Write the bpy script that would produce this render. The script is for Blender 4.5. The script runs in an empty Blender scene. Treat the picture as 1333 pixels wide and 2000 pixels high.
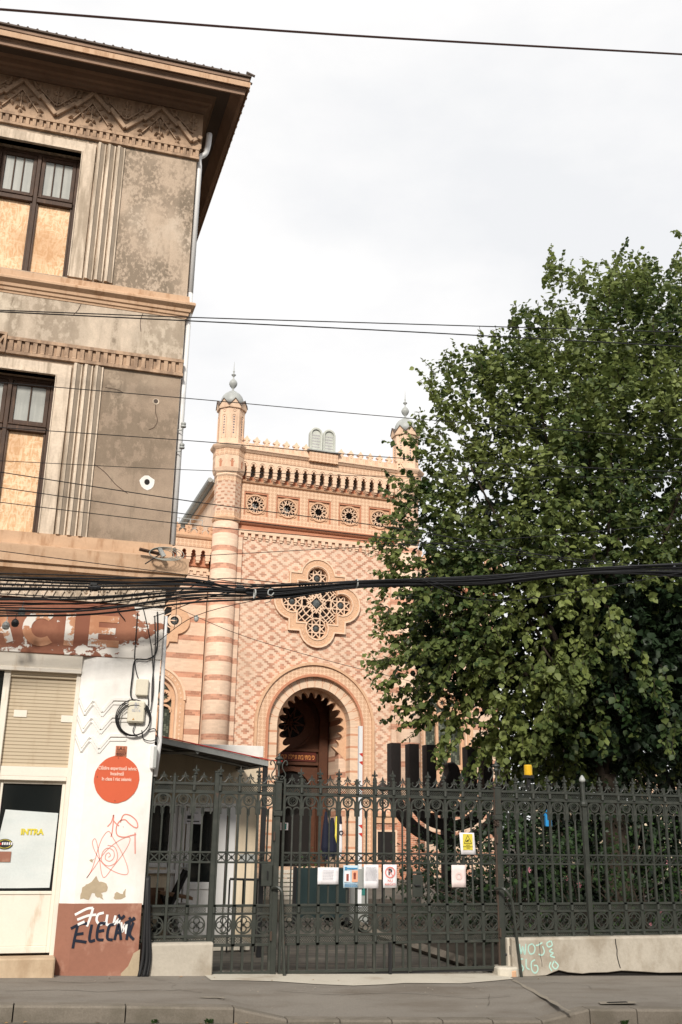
import bpy, bmesh, math, random
from mathutils import Vector, Matrix
R=math.radians; PI=math.pi
rnd=random.Random(7)
scene=bpy.context.scene
col=scene.collection
# ---------------- camera ----------------
PITCH,ROLL,YAW=R(18.1),R(.85),R(15.55)
CAM=Vector((0,-12.014,1.65)); FPX=1890.0
fw=Vector((math.sin(YAW)*math.cos(PITCH),math.cos(YAW)*math.cos(PITCH),math.sin(PITCH)))
rt=Vector((math.cos(YAW),-math.sin(YAW),0)); up=rt.cross(fw)
rt,up=rt*math.cos(ROLL)+up*math.sin(ROLL),-rt*math.sin(ROLL)+up*math.cos(ROLL)
cd=bpy.data.cameras.new('camera'); cam=bpy.data.objects.new('camera',cd); col.objects.link(cam)
cd.sensor_fit='VERTICAL'; cd.sensor_height=36; cd.sensor_width=24; cd.lens=36*FPX/2000
cd.clip_start=.1; cd.clip_end=3000
m=Matrix((rt,up,-fw)).transposed().to_4x4(); m.translation=CAM; cam.matrix_world=m
scene.camera=cam
def at(px,py,Y):
    "point of the vertical plane y=Y seen at photo pixel px,py"
    d=fw*FPX+rt*(px-666.5)-up*(py-1000); t=(Y-CAM.y)/d.y
    return CAM+d*t
# ---------------- world, sun, exposure ----------------
scene.view_settings.view_transform='Standard'; scene.view_settings.look='None'
scene.view_settings.exposure=.72; scene.view_settings.gamma=1
SUN_EL,SUN_AZ=R(32),R(202)     # azimuth of the sun, clockwise from +y
w=bpy.data.worlds.new('World'); scene.world=w; w.use_nodes=True
nt=w.node_tree; nt.nodes.clear()
out=nt.nodes.new('ShaderNodeOutputWorld'); bg=nt.nodes.new('ShaderNodeBackground')
sky=nt.nodes.new('ShaderNodeTexSky'); sky.sky_type='NISHITA'; sky.sun_disc=False
sky.sun_elevation=SUN_EL; sky.sun_rotation=SUN_AZ
tc=nt.nodes.new('ShaderNodeTexCoord'); mp=nt.nodes.new('ShaderNodeMapping'); mp.inputs['Scale'].default_value=(1,1,2.2)
no=nt.nodes.new('ShaderNodeTexNoise'); no.inputs['Scale'].default_value=2.3; no.inputs['Detail'].default_value=7; no.inputs['Roughness'].default_value=.55
cr=nt.nodes.new('ShaderNodeValToRGB'); cr.color_ramp.elements[0].position=.36; cr.color_ramp.elements[1].position=.62
cr.color_ramp.elements[0].color=(5.5,5.55,5.65,1); cr.color_ramp.elements[1].color=(6.6,6.5,6.4,1)
mx=nt.nodes.new('ShaderNodeMix'); mx.data_type='RGBA'; mx.inputs[0].default_value=.97
L=nt.links.new
L(tc.outputs['Generated'],mp.inputs[0]); L(mp.outputs[0],no.inputs['Vector']); L(no.outputs['Fac'],cr.inputs[0])
L(sky.outputs[0],mx.inputs[6]); L(cr.outputs[0],mx.inputs[7]); L(mx.outputs[2],bg.inputs['Color']); L(bg.outputs[0],out.inputs[0])
bg.inputs['Strength'].default_value=.1
sd=bpy.data.lights.new('sun','SUN'); sd.energy=2.6; sd.angle=R(8); sd.color=(1,.94,.85)
so=bpy.data.objects.new('sun',sd); col.objects.link(so)
sv=Vector((math.sin(SUN_AZ)*math.cos(SUN_EL),math.cos(SUN_AZ)*math.cos(SUN_EL),math.sin(SUN_EL)))
so.rotation_euler=sv.to_track_quat('Z','Y').to_euler(); so.location=sv*60
# ---------------- shader helper ----------------
class V:
    def __init__(s,nt,k): s.nt=nt; s.k=k
    def _op(s,op,*a):
        n=s.nt.nodes.new('ShaderNodeMath'); n.operation=op
        for i,x in enumerate((s,)+a):
            if isinstance(x,V): s.nt.links.new(x.k,n.inputs[i])
            else: n.inputs[i].default_value=x
        return V(s.nt,n.outputs[0])
    def __add__(s,o): return s._op('ADD',o)
    __radd__=__add__
    def __sub__(s,o): return s._op('SUBTRACT',o)
    def __rsub__(s,o): return (s*-1)+o
    def __mul__(s,o): return s._op('MULTIPLY',o)
    __rmul__=__mul__
    def __truediv__(s,o): return s._op('DIVIDE',o)
    def gt(s,o): return s._op('GREATER_THAN',o)
    def lt(s,o): return s._op('LESS_THAN',o)
    def mod(s,o): return s._op('FLOORED_MODULO',o)
    def floor(s): return s._op('FLOOR')
    def abs(s): return s._op('ABSOLUTE')
    def max(s,o): return s._op('MAXIMUM',o)
    def min(s,o): return s._op('MINIMUM',o)
    def ss(s,a,b):
        n=s.nt.nodes.new('ShaderNodeMapRange'); n.interpolation_type='SMOOTHSTEP'
        s.nt.links.new(s.k,n.inputs[0]); n.inputs[1].default_value=a; n.inputs[2].default_value=b
        return V(s.nt,n.outputs[0])
class Sh:
    def __init__(s,name):
        s.m=bpy.data.materials.new(name); s.m.use_nodes=True; s.nt=s.m.node_tree
        s.b=s.nt.nodes['Principled BSDF']; s.tc=s.nt.nodes.new('ShaderNodeTexCoord'); s.L=s.nt.links.new
    def xyz(s):
        n=s.nt.nodes.new('ShaderNodeSeparateXYZ'); s.L(s.tc.outputs['Object'],n.inputs[0]); return [V(s.nt,o) for o in n.outputs]
    def noise(s,sc=(1,1,1),detail=4,rough=.55,vec=None,off=0,dist=0):
        mp=s.nt.nodes.new('ShaderNodeMapping'); mp.inputs['Scale'].default_value=sc; mp.inputs['Location'].default_value=(off,off*.7,off*.3)
        s.L(vec or s.tc.outputs['Object'],mp.inputs[0])
        n=s.nt.nodes.new('ShaderNodeTexNoise'); n.inputs['Scale'].default_value=1; n.inputs['Detail'].default_value=detail; n.inputs['Roughness'].default_value=rough
        n.inputs['Distortion'].default_value=dist
        s.L(mp.outputs[0],n.inputs['Vector']); return V(s.nt,n.outputs['Fac'])
    def rand(s,a,b):
        c=s.nt.nodes.new('ShaderNodeCombineXYZ'); s.L(a.k,c.inputs[0]); s.L(b.k,c.inputs[1])
        n=s.nt.nodes.new('ShaderNodeTexWhiteNoise'); n.noise_dimensions='2D'; s.L(c.outputs[0],n.inputs['Vector']); return V(s.nt,n.outputs['Value'])
    def mix(s,f,a,b):
        n=s.nt.nodes.new('ShaderNodeMix'); n.data_type='RGBA'
        for i,x in ((0,f),(6,a),(7,b)):
            if isinstance(x,V): s.L(x.k,n.inputs[i])
            elif isinstance(x,(int,float)): n.inputs[i].default_value=x if i==0 else (x,x,x,1)
            else: n.inputs[i].default_value=(*x,1)
        return V(s.nt,n.outputs[2])
    def scale(s,c,v):
        n=s.nt.nodes.new('ShaderNodeVectorMath'); n.operation='SCALE'
        if isinstance(c,V): s.L(c.k,n.inputs[0])
        else: n.inputs[0].default_value=c
        if isinstance(v,V): s.L(v.k,n.inputs[3])
        else: n.inputs[3].default_value=v
        return V(s.nt,n.outputs[0])
    def out(s,c,rough=.8,metal=0,spec=.3,h=None,hs=.3,hd=.02):
        if isinstance(c,V): s.L(c.k,s.b.inputs['Base Color'])
        else: s.b.inputs['Base Color'].default_value=(*c,1)
        if isinstance(rough,V): s.L(rough.k,s.b.inputs['Roughness'])
        else: s.b.inputs['Roughness'].default_value=rough
        s.b.inputs['Metallic'].default_value=metal; s.b.inputs['Specular IOR Level'].default_value=spec
        if h is not None:
            n=s.nt.nodes.new('ShaderNodeBump'); n.inputs['Strength'].default_value=hs; n.inputs['Distance'].default_value=hd
            s.L(h.k,n.inputs['Height']); s.L(n.outputs[0],s.b.inputs['Normal'])
        return s.m
def mat(name,c,rough=.75,metal=0,var=.18,sc=3,stain=None,ssc=(2,2,.6),amt=.6,th=.5,wd=.18,bump=.25,bsc=45,spec=.3,grain=.1,stain2=None,th2=.6,ssc2=(9,9,3),bd=.006):
    s=Sh(name)
    n=s.noise((sc,sc,sc),5); g=s.noise((bsc,bsc,bsc),3,off=3)
    cc=s.scale(c,(n-.5)*(var*2)+(g-.5)*(grain*2)+1)
    if stain:
        t=s.noise(ssc,7,.62,off=7); cc=s.mix(t.ss(th-wd,th+wd)*amt,cc,stain)
    if stain2:
        t=s.noise(ssc2,6,.65,off=11); cc=s.mix(t.ss(th2-.03,th2+.03),cc,stain2)
    return s.out(cc,rough,metal,spec,(n*.5+g) if bump else None,bump,bd)
Mt={}
def plasterm(name,base,dark,light,m_sc,m_th,f_sc,streak,amt,lamt):
    s=Sh(name); x,y,z=s.xyz()
    lo=s.noise(m_sc,4,.55,off=2); fine=s.noise((f_sc*1.7,f_sc*1.7,f_sc*1.2),9,.68,off=6); g=s.noise((75,75,75),3,.6,off=1); md=s.noise((4.5,4.5,3.2),6,.6,off=31)
    st=s.noise((6,6,.5),6,.6,off=9); l2=s.noise((1.3,1.3,1.0),7,.6,off=14)
    c=s.scale(base,(g-.5)*.4+(fine-.5)*.7+(md-.5)*.5+1)
    c=s.mix((l2.ss(.48,.70))*lamt,c,light)
    v=lo.ss(m_th-.16,m_th+.14); m_=v*((fine*.65+md*.35+v*.06).ss(.47,.58))
    c=s.mix(m_*amt,c,dark); c=s.mix(st.ss(.52,.70)*streak*fine.ss(.35,.6),c,dark)
    return s.out(c,.92,h=fine*.6+g*.4,hs=.6,hd=.008)
Mt['plaster']=plasterm('stained_plaster',(.47,.365,.275),(.15,.118,.085),(.56,.475,.385),(1.4,1.4,.9),.46,12,.6,.8,.5)
Mt['plaster2']=plasterm('grey_plaster',(.325,.245,.18),(.13,.10,.07),(.42,.335,.25),(.9,.9,1.2),.46,6,.5,.6,.5)
Mt['streak']=plasterm('streaked_plaster',(.50,.41,.32),(.17,.13,.09),(.60,.52,.41),(2.2,2.2,.5),.50,6,.8,.6,.5)
Mt['trim']=mat('pale_plaster_trim',(.62,.51,.40),.85,var=.25,sc=4,stain=(.24,.185,.13),ssc=(9,9,1.1),amt=.7,th=.55,wd=.12,bump=.3,bsc=30,grain=.2)
Mt['shadegrime']=mat('grimy_shaded_flute_plaster',(.30,.245,.19),.9,var=.3,sc=6,stain=(.42,.34,.26),ssc=(9,9,.9),amt=.5,th=.55,bump=.3)  # flute dirt and side shade mixed into one dark plaster
Mt['ochre']=mat('ochre_render',(.49,.325,.21),.85,var=.2,sc=3,stain=(.33,.185,.10),ssc=(9,9,2.2),amt=.75,th=.6,wd=.1,bump=.3,bsc=30)
Mt['frieze']=mat('tan_frieze',(.40,.275,.185),.85,var=.22,sc=5,stain=(.2,.135,.09),ssc=(9,9,4),amt=.6,th=.55,wd=.12,bump=.3,bsc=30)
Mt['dent']=mat('tan_dentils',(.44,.30,.20),.85,var=.25,sc=6,stain=(.17,.11,.075),ssc=(9,9,3),amt=.7,th=.52,wd=.12,bump=.3)
Mt['soffit']=mat('brown_eave',(.30,.195,.135),.8,var=.2,sc=2,stain=(.13,.08,.055),ssc=(2,2,2),amt=.5)
Mt['rooft']=mat('dark_roof_tile',(.10,.075,.06),.8)
Mt['wood']=mat('weathered_dark_wood',(.055,.028,.016),.6,var=.5,sc=9,stain=(.17,.095,.055),ssc=(30,30,3),amt=.55,th=.62,wd=.08)
Mt['white']=mat('white_paint',(.76,.735,.70),.7,var=.06,sc=1.3,stain=(.52,.485,.43),ssc=(1.3,1.3,.6),amt=.7,th=.57,wd=.14,bump=.4,bsc=14,grain=.07)
Mt['cream']=mat('cream_paint',(.72,.66,.57),.6,var=.1,sc=2.2,stain=(.46,.33,.20),ssc=(4,4,1),amt=.6,th=.64,wd=.06,bump=.1,grain=.05)
Mt['pvc']=mat('white_plastic',(.68,.67,.66),.4,var=.04,sc=1,bump=0,grain=.02)
Mt['beige']=mat('beige_panel_wall',(.62,.52,.385),.75,var=.1,sc=1.2,stain=(.42,.33,.22),ssc=(5,5,.4),amt=.5,th=.6,wd=.12)
Mt['glass']=mat('dark_glass',(.010,.012,.012),.08,var=.3,sc=2,bump=0,spec=.6,grain=0)
Mt['curtain']=mat('pale_curtained_glass',(.36,.36,.33),.3,var=.15,sc=6,stain=(.2,.21,.2),ssc=(18,18,1),amt=.5,bump=0)
Mt['iron']=mat('green_grey_iron',(.027,.031,.025),.5,var=.3,sc=5,stain=(.06,.06,.05),ssc=(8,8,8),amt=.5,th=.58,wd=.1,bump=.15,bsc=60,stain2=(.10,.05,.03),th2=.69,spec=.5)
Mt['rust']=mat('rusty_iron',(.062,.043,.032),.6,var=.3,sc=9)
Mt['black']=mat('black_cable_rubber',(.012,.012,.013),.5,bump=0,var=.2)
Mt['wirebrown']=mat('oxidised_copper_wire',(.05,.022,.018),.5,bump=0)
Mt['darkmetal']=mat('black_metal',(.016,.016,.017),.5,var=.3,bump=0)
Mt['concrete']=mat('aged_concrete',(.41,.37,.31),.9,var=.15,sc=2.5,stain=(.22,.18,.13),ssc=(2.5,2.5,1.6),amt=.7,th=.56,wd=.12,bump=.4,bsc=30,grain=.14,bd=.008)
Mt['asphalt']=mat('worn_asphalt',(.195,.175,.15),.95,var=.14,sc=.9,stain=(.135,.113,.09),ssc=(.9,2.2,1),amt=.8,th=.56,wd=.14,bump=.5,bsc=90,grain=.4,bd=.004)
Mt['road']=mat('road_asphalt',(.12,.105,.086),.95,var=.15,sc=1,bump=.5,bsc=90,grain=.4)
Mt['kerb']=mat('kerb_stone',(.19,.165,.135),.95,var=.2,sc=2.2,stain=(.12,.105,.08),ssc=(2.5,6,2.5),amt=.7,th=.55,wd=.12,bump=.4,bsc=60,grain=.3,bd=.006)
Mt['apron']=mat('pale_cement',(.50,.46,.385),.9,var=.12,sc=2,stain=(.3,.235,.17),ssc=(2,2,2),amt=.6,th=.6,wd=.1,bsc=60,grain=.16)
Mt['cement2']=mat('dusty_cement',(.235,.205,.165),.95,var=.2,sc=9,grain=.25)
Mt['leadglass']=mat('dark_lead_glass',(.10,.11,.11),.4,var=.5,sc=20,bump=0)
Mt['paving']=mat('dark_paving',(.085,.078,.066),.85,var=.4,sc=2.5,stain=(.17,.145,.115),ssc=(1.2,9,1),amt=.7,th=.55,wd=.08)
Mt['soil']=mat('garden_soil',(.045,.035,.025),1,var=.4,sc=3)
Mt['zinc']=mat('grey_zinc',(.36,.37,.355),.5,var=.12,sc=3,stain=(.22,.23,.22),ssc=(5,5,1),amt=.5,spec=.5)
Mt['terra']=mat('carved_terracotta',(.58,.36,.225),.8,var=.14,sc=4,stain=(.40,.22,.135),ssc=(6,6,6),amt=.5,th=.6,wd=.1,bump=.4,bsc=28,grain=.14)
Mt['terrared']=mat('red_terracotta',(.46,.20,.115),.8,var=.2,sc=5,bump=.3,bsc=28)
Mt['terralight']=mat('pale_terracotta',(.69,.49,.35),.8,var=.16,sc=4,stain=(.42,.27,.18),ssc=(3,3,1.2),amt=.4,th=.58,wd=.12,bump=.3,bsc=28,grain=.1)
Mt['portal']=mat('carved_portal_wood',(.085,.033,.017),.6,var=.3,sc=6,bump=.4,bsc=24,grain=.3)
Mt['dark']=mat('dark_interior',(.012,.010,.009),.8,bump=0)
Mt['paper']=mat('white_paper',(.72,.70,.72),.6,var=.04,bump=0,grain=.02)
Mt['pink']=mat('faded_pink_print',(.72,.60,.58),.6,bump=0)
Mt['ink']=mat('black_ink',(.02,.02,.022),.6,bump=0)
Mt['yellow']=mat('yellow_print',(.62,.52,.06),.5,bump=0,var=.06)
Mt['amber']=mat('amber_plastic',(.62,.37,.02),.3,bump=0,var=.08)
Mt['red']=mat('red_paint',(.55,.045,.035),.5,bump=0)
Mt['orange']=mat('orange_red_enamel',(.56,.105,.045),.5,var=.08,sc=3,bump=0,grain=.03)
Mt['blue']=mat('blue_print',(.05,.22,.42),.5,bump=0)
Mt['navy']=mat('navy_cloth',(.006,.008,.022),.8,bump=0)
Mt['teal']=mat('teal_print',(.04,.19,.17),.5,bump=0)
Mt['tealglass']=mat('teal_grey_panel',(.018,.032,.034),.3,var=.5,sc=2.5,bump=0,spec=.5)
Mt['sprayred']=mat('red_spray_paint',(.66,.24,.19),.8,bump=0)
Mt['spraywhite']=mat('white_spray_paint',(.75,.74,.73),.8,bump=0)
Mt['sprayblack']=mat('black_spray_paint',(.012,.016,.03),.8,bump=0)
Mt['spraymint']=mat('mint_spray_paint',(.38,.58,.51),.8,bump=0)
Mt['boxgrey']=mat('cream_plastic_box',(.62,.57,.46),.5,var=.08,bump=0)
Mt['bark']=mat('tree_bark',(.042,.031,.022),.9,var=.4,sc=7,bump=.6,bsc=20)
Mt['pinkflower']=mat('pink_petals',(.62,.25,.30),.6,bump=0)
Mt['dado']=mat('brown_pink_dado',(.275,.125,.085),.85,var=.16,sc=1.6,stain=(.42,.235,.17),ssc=(2.6,2.6,2.2),amt=.75,th=.6,wd=.06,bump=.35,bsc=24)
Mt['bareplaster']=mat('bare_render_patch',(.40,.32,.22),.9,var=.2,sc=9)
def osb():
    s=Sh('strand_board')
    a=s.noise((16,16,5),3,.6,dist=2.2); b=s.noise((5,5,14),3,.6,off=5,dist=2.5); g=s.noise((1.2,1.2,.7),3,off=9)
    c=s.mix(a.ss(.38,.62),(.60,.36,.19),(.80,.56,.36)); c=s.mix(b.ss(.52,.64)*.6,c,(.86,.64,.43)); c=s.mix(g.ss(.52,.7)*.6,c,(.45,.24,.11))
    return s.out(c,.7,h=a,hs=.2)
Mt['osb']=osb()
def signband():
    s=Sh('peeling_sign_paint')
    x,y,z=s.xyz(); n=s.noise((2.2,2.2,3.4),8,.68); e=s.noise((11,11,13),5,.6,off=4); f=s.noise((1.4,1.4,1.1),5,.6,off=8)
    red=s.mix(f.ss(.4,.62),(.235,.09,.055),(.34,.15,.09))
    edge=(z-3.62).abs().ss(0,.14)*-.06+x.ss(.62,.95)*.15
    pl=(n*.72+e*.28+edge).ss(.515,.535)
    c=s.mix(pl,red,(.70,.655,.60)); return s.out(c,.85,h=pl*-1,hs=.5,hd=.01)
Mt['signband']=signband()
def lettermat():
    s=Sh('peeling_letter_paint')
    n=s.noise((2.6,2.6,3.4),8,.68,off=2.1); f=s.noise((5,5,5),4,off=8)
    c=s.mix(f.ss(.4,.65),(.43,.20,.11),(.54,.29,.175)); c=s.mix(n.ss(.54,.555),c,(.66,.62,.57)); return s.out(c,.85)
Mt['letter']=lettermat()
def shutterm():
    s=Sh('cream_roller_slats')
    x,y,z=s.xyz(); n=s.noise((9,9,1.6),6,.6); c=s.mix(n.ss(.5,.75)*.45,(.66,.55,.40),(.48,.36,.23)); t=(z/.040).mod(1.0)
    c=s.mix(t.gt(.72)*.75,c,(.27,.20,.13)); return s.out(c,.6,h=t,hs=.6)
Mt['shutter']=shutterm()
LIGHTB=(.64,.465,.345); REDB=(.46,.235,.155)
def brick(kind):
    s=Sh(kind+'_brickwork'); x,y,z=s.xyz()
    if kind=='round': # wrap round a shaft
        a=x._op('ARCTAN2',y); u=a*.5
    else: u=x
    h=.0715; a=.075
    r=(z/h).floor(); fz=(z/h).mod(1.0)
    bl=.225; sh=r.mod(2.0)*.5; ux=u/bl+sh; bid=ux.floor(); fx=ux.mod(1.0)
    rv=s.rand(bid,r)
    if kind=='diaper':
        k=(r+5).mod(10.0)-5.0; k=k.abs(); dA=(u/a+6).mod(12.0)-6.0; dA=dA.abs()
        def eq(v): return (k-v).abs().lt(.5)
        outer=dA.lt(2).max(dA.gt(5)); inner=dA.lt(1).max(dA.gt(4))
        c23=(dA-3.5).abs().lt(1)*eq(2)+(dA-2.5).abs().lt(1)*eq(3)
        red=(eq(0)+eq(4))*outer+(eq(1)+eq(5))*inner+c23
    elif kind in('banded','round','strip'):
        k=(r+ (5 if kind!='banded' else 1)).mod(10.0); red=k.lt(3 if kind!='strip' else 3)
    elif kind=='upper':
        k=r.mod(4.0); v=((u/.225+(r/2).floor().mod(2.0)*.5).mod(1.0)).lt(.55); red=v*(r.mod(2.0)).lt(.5)
    elif kind=='redlow':
        red=(rv*0+1)
    n=s.noise((1.1,1.1,.8),4); n2=s.noise((30,30,30),3)
    L_=s.scale(LIGHTB,(rv-.5)*.16+(n-.5)*.22+(n2-.5)*.16+1)
    D_=s.scale(REDB if kind!='redlow' else (.40,.17,.10),(rv-.5)*.5+(n-.5)*.25+1)
    if kind=='diaper': D_=s.mix(s.noise((.5,.5,.5),2,off=4).ss(.4,.65)*.35,D_,LIGHTB)
    c=s.mix(red,L_,D_); soot=s.noise((.5,.5,.22),6,.6,off=17)
    c=s.mix(soot.ss(.50,.75)*.35,c,(.38,.24,.16))
    mort=(fz.lt(.13)).max(fx.lt(.05))
    c=s.mix(mort*(.32 if kind!='redlow' else .8),c,(.55,.42,.31) if kind!='redlow' else (.66,.52,.40))
    return s.out(c,.85,h=(mort*-1)+n2*.3,hs=.35,hd=.008)
for k in ('diaper','banded','round','strip','upper','redlow'): Mt['b_'+k]=brick(k)
def circles(name,pitch,z0,rowh,base=(.66,.455,.31),dark=(.50,.28,.17),vert=False):
    s=Sh(name); x,y,z=s.xyz(); n=s.noise((25,25,25),3)
    fx=(x/pitch).mod(1.0)-.5; fz=((z-z0)/pitch).mod(1.0)-.5
    d=(fx*fx+fz*fz)._op('SQRT')
    ring=(d-.33).abs().lt(.075).max((fx.abs().min(fz.abs()).lt(.05))*d.lt(.24))
    c=s.mix(ring*.65,s.scale(base,(n-.5)*.2+1),dark); return s.out(c,.85,h=ring*-1,hs=.6,hd=.02)
Mt['circ']=circles('roundel_carved_terracotta',.16,0,.16)
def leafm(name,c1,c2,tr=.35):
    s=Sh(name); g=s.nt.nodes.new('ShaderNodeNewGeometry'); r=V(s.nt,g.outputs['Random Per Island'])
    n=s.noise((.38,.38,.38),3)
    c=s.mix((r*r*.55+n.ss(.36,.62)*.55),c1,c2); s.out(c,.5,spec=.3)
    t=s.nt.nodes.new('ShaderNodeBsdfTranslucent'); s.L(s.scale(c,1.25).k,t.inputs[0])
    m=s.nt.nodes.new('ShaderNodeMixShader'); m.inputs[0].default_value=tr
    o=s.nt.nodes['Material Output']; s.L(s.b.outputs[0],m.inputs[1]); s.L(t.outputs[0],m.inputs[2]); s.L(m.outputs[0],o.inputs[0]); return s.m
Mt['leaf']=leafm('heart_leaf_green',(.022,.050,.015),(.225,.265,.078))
Mt['leaf2']=leafm('shaded_leaf_green',(.010,.021,.009),(.028,.052,.02),.2)  # crown and shrub shade put into a darker leaf colour
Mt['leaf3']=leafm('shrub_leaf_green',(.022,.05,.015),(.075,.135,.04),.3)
# ---------------- mesh helper ----------------
class MB:
    def __init__(s): s.v=[]; s.f=[]; s.mi=[]; s.cur=0
    def add(s,vs,fs):
        o=len(s.v); s.v+= [tuple(p) for p in vs]; s.f+=[tuple(i+o for i in f) for f in fs]; s.mi+=[s.cur]*len(fs); return s
    def box(s,x0,x1,y0,y1,z0,z1):
        return s.add([(x0,y0,z0),(x1,y0,z0),(x1,y1,z0),(x0,y1,z0),(x0,y0,z1),(x1,y0,z1),(x1,y1,z1),(x0,y1,z1)],
          [(0,3,2,1),(4,5,6,7),(0,1,5,4),(1,2,6,5),(2,3,7,6),(3,0,4,7)])
    def bar(s,p,q,w,y0,y1):
        "flat bar in the xz plane from p to q"
        dx,dz=q[0]-p[0],q[1]-p[1]; l=math.hypot(dx,dz) or 1; nx,nz=-dz/l*w/2,dx/l*w/2
        return s.prism([(p[0]-nx,p[1]-nz),(q[0]-nx,q[1]-nz),(q[0]+nx,q[1]+nz),(p[0]+nx,p[1]+nz)],y0,y1)
    def prism(s,poly,y0,y1):
        "polygon in xz (counter-clockwise seen from -y) pushed from y0 (front) to y1"
        n=len(poly); vs=[(a,y0,b) for a,b in poly]+[(a,y1,b) for a,b in poly]
        fs=[tuple(range(n)),tuple(range(2*n-1,n-1,-1))]+[(i,i+n,(i+1)%n+n,(i+1)%n) for i in range(n)]
        return s.add(vs,fs)
    def prismx(s,poly,x0,x1):
        "profile in yz extruded along x"
        n=len(poly); vs=[(x0,a,b) for a,b in poly]+[(x1,a,b) for a,b in poly]
        fs=[tuple(range(n-1,-1,-1)),tuple(range(n,2*n))]+[(i,(i+1)%n,(i+1)%n+n,i+n) for i in range(n)]
        return s.add(vs,fs)
    def prismz(s,poly,z0,z1):
        n=len(poly); vs=[(a,b,z0) for a,b in poly]+[(a,b,z1) for a,b in poly]
        fs=[tuple(range(n-1,-1,-1)),tuple(range(n,2*n))]+[(i,(i+1)%n,(i+1)%n+n,i+n) for i in range(n)]
        return s.add(vs,fs)
    def band(s,A,B,y0,y1,closed=False):
        "solid between outlines A and B (same count) in xz"
        n=len(A); vs=[(a,y0,b) for a,b in A]+[(a,y0,b) for a,b in B]+[(a,y1,b) for a,b in A]+[(a,y1,b) for a,b in B]; fs=[]
        for i in range(n if closed else n-1):
            j=(i+1)%n
            fs+=[(i,j,n+j,n+i),(2*n+i,3*n+i,3*n+j,2*n+j),(i,2*n+i,2*n+j,j),(n+i,n+j,3*n+j,3*n+i)]
        if not closed: fs+=[(0,n,3*n,2*n),(n-1,3*n-1,4*n-1,2*n-1)]
        return s.add(vs,fs)
    def ring(s,cx,cz,r0,r1,y0,y1,n=20,a0=0,a1=2*PI):
        cl=abs(a1-a0)>6.28; k=n if cl else n+1
        A=[(cx+r1*math.cos(a0+(a1-a0)*i/n),cz+r1*math.sin(a0+(a1-a0)*i/n)) for i in range(k)]
        B=[(cx+r0*math.cos(a0+(a1-a0)*i/n),cz+r0*math.sin(a0+(a1-a0)*i/n)) for i in range(k)]
        return s.band(A,B,y0,y1,cl)
    def disc(s,cx,cz,r,y0,y1,n=16,a=0):
        return s.prism([(cx+r*math.cos(a+2*PI*i/n),cz+r*math.sin(a+2*PI*i/n)) for i in range(n)],y0,y1)
    def star(s,cx,cz,r,ri,k,y0,y1,a=PI/2):
        P=[]
        for i in range(2*k):
            q=r if i%2==0 else ri; P.append((cx+q*math.cos(a+PI*i/k),cz+q*math.sin(a+PI*i/k)))
        # centre fan, domed
        n=2*k; vs=[(x,y1,z) for x,z in P]+[(cx,y0,cz)]; return s.add(vs,[(i,(i+1)%n,n) for i in range(n)]+[tuple(range(n-1,-1,-1))])
    def tube(s,pts,r,n=6,caps=True):
        pts=[Vector(p) for p in pts]; rs=r if isinstance(r,(list,tuple)) else [r]*len(pts); rings=[]; u=None
        for i,p in enumerate(pts):
            d=(pts[min(i+1,len(pts)-1)]-pts[max(i-1,0)]).normalized()
            if u is None:
                a=Vector((0,0,1)) if abs(d.z)<.9 else Vector((0,1,0)); u=d.cross(a).normalized()
            else:
                u=(u-d*u.dot(d)); u=u.normalized() if u.length>1e-6 else d.orthogonal().normalized()
            w_=d.cross(u); rings.append([p+(u*math.cos(2*PI*k/n)+w_*math.sin(2*PI*k/n))*rs[i] for k in range(n)])
        vs=[q for g in rings for q in g]; fs=[]
        for i in range(len(pts)-1):
            for k in range(n): fs.append((i*n+k,i*n+(k+1)%n,(i+1)*n+(k+1)%n,(i+1)*n+k))
        if caps: fs+=[tuple(range(n-1,-1,-1)),tuple(range(len(vs)-n,len(vs)))]
        return s.add(vs,fs)
    def lathe(s,prof,cx,cy,n=16,ph=0):
        vs=[]; fs=[]
        for r,z in prof: vs+=[(cx+r*math.cos(ph+2*PI*k/n),cy+r*math.sin(ph+2*PI*k/n),z) for k in range(n)]
        for i in range(len(prof)-1):
            for k in range(n): fs.append((i*n+k,i*n+(k+1)%n,(i+1)*n+(k+1)%n,(i+1)*n+k))
        fs+=[tuple(range(n-1,-1,-1)),tuple(range(len(vs)-n,len(vs)))]; return s.add(vs,fs)
    def ell(s,c,rx,ry,rz,n=8,m=5):
        vs=[];fs=[]
        for i in range(m+1):
            t=PI*i/m
            for k in range(n): vs.append((c[0]+rx*math.sin(t)*math.cos(2*PI*k/n),c[1]+ry*math.sin(t)*math.sin(2*PI*k/n),c[2]+rz*math.cos(t)))
        for i in range(m):
            for k in range(n): fs.append((i*n+k,(i+1)*n+k,(i+1)*n+(k+1)%n,i*n+(k+1)%n))
        return s.add(vs,fs)
    def build(s,name,mats,parent=None,smooth=False,bevel=0,auto=False):
        me=bpy.data.meshes.new(name); me.from_pydata(s.v,[],s.f); 
        mats=mats if isinstance(mats,(list,tuple)) else [mats]
        for q in mats: me.materials.append(Mt[q] if isinstance(q,str) else q)
        if len(mats)>1: me.polygons.foreach_set('material_index',s.mi)
        if smooth: me.polygons.foreach_set('use_smooth',[True]*len(me.polygons))
        b=bmesh.new(); b.from_mesh(me); bmesh.ops.recalc_face_normals(b,faces=b.faces); b.to_mesh(me); b.free(); me.update()
        o=bpy.data.objects.new(name,me); col.objects.link(o)
        if parent: o.parent=parent
        if bevel:
            q=o.modifiers.new('bevel','BEVEL'); q.width=bevel; q.segments=1; q.limit_method='ANGLE'
        return o
def tag(o,label=None,cat=None,group=None,kind=None):
    if label: o['label']=label
    if cat: o['category']=cat
    if group: o['group']=group
    if kind: o['kind']=kind
    return o
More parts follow.
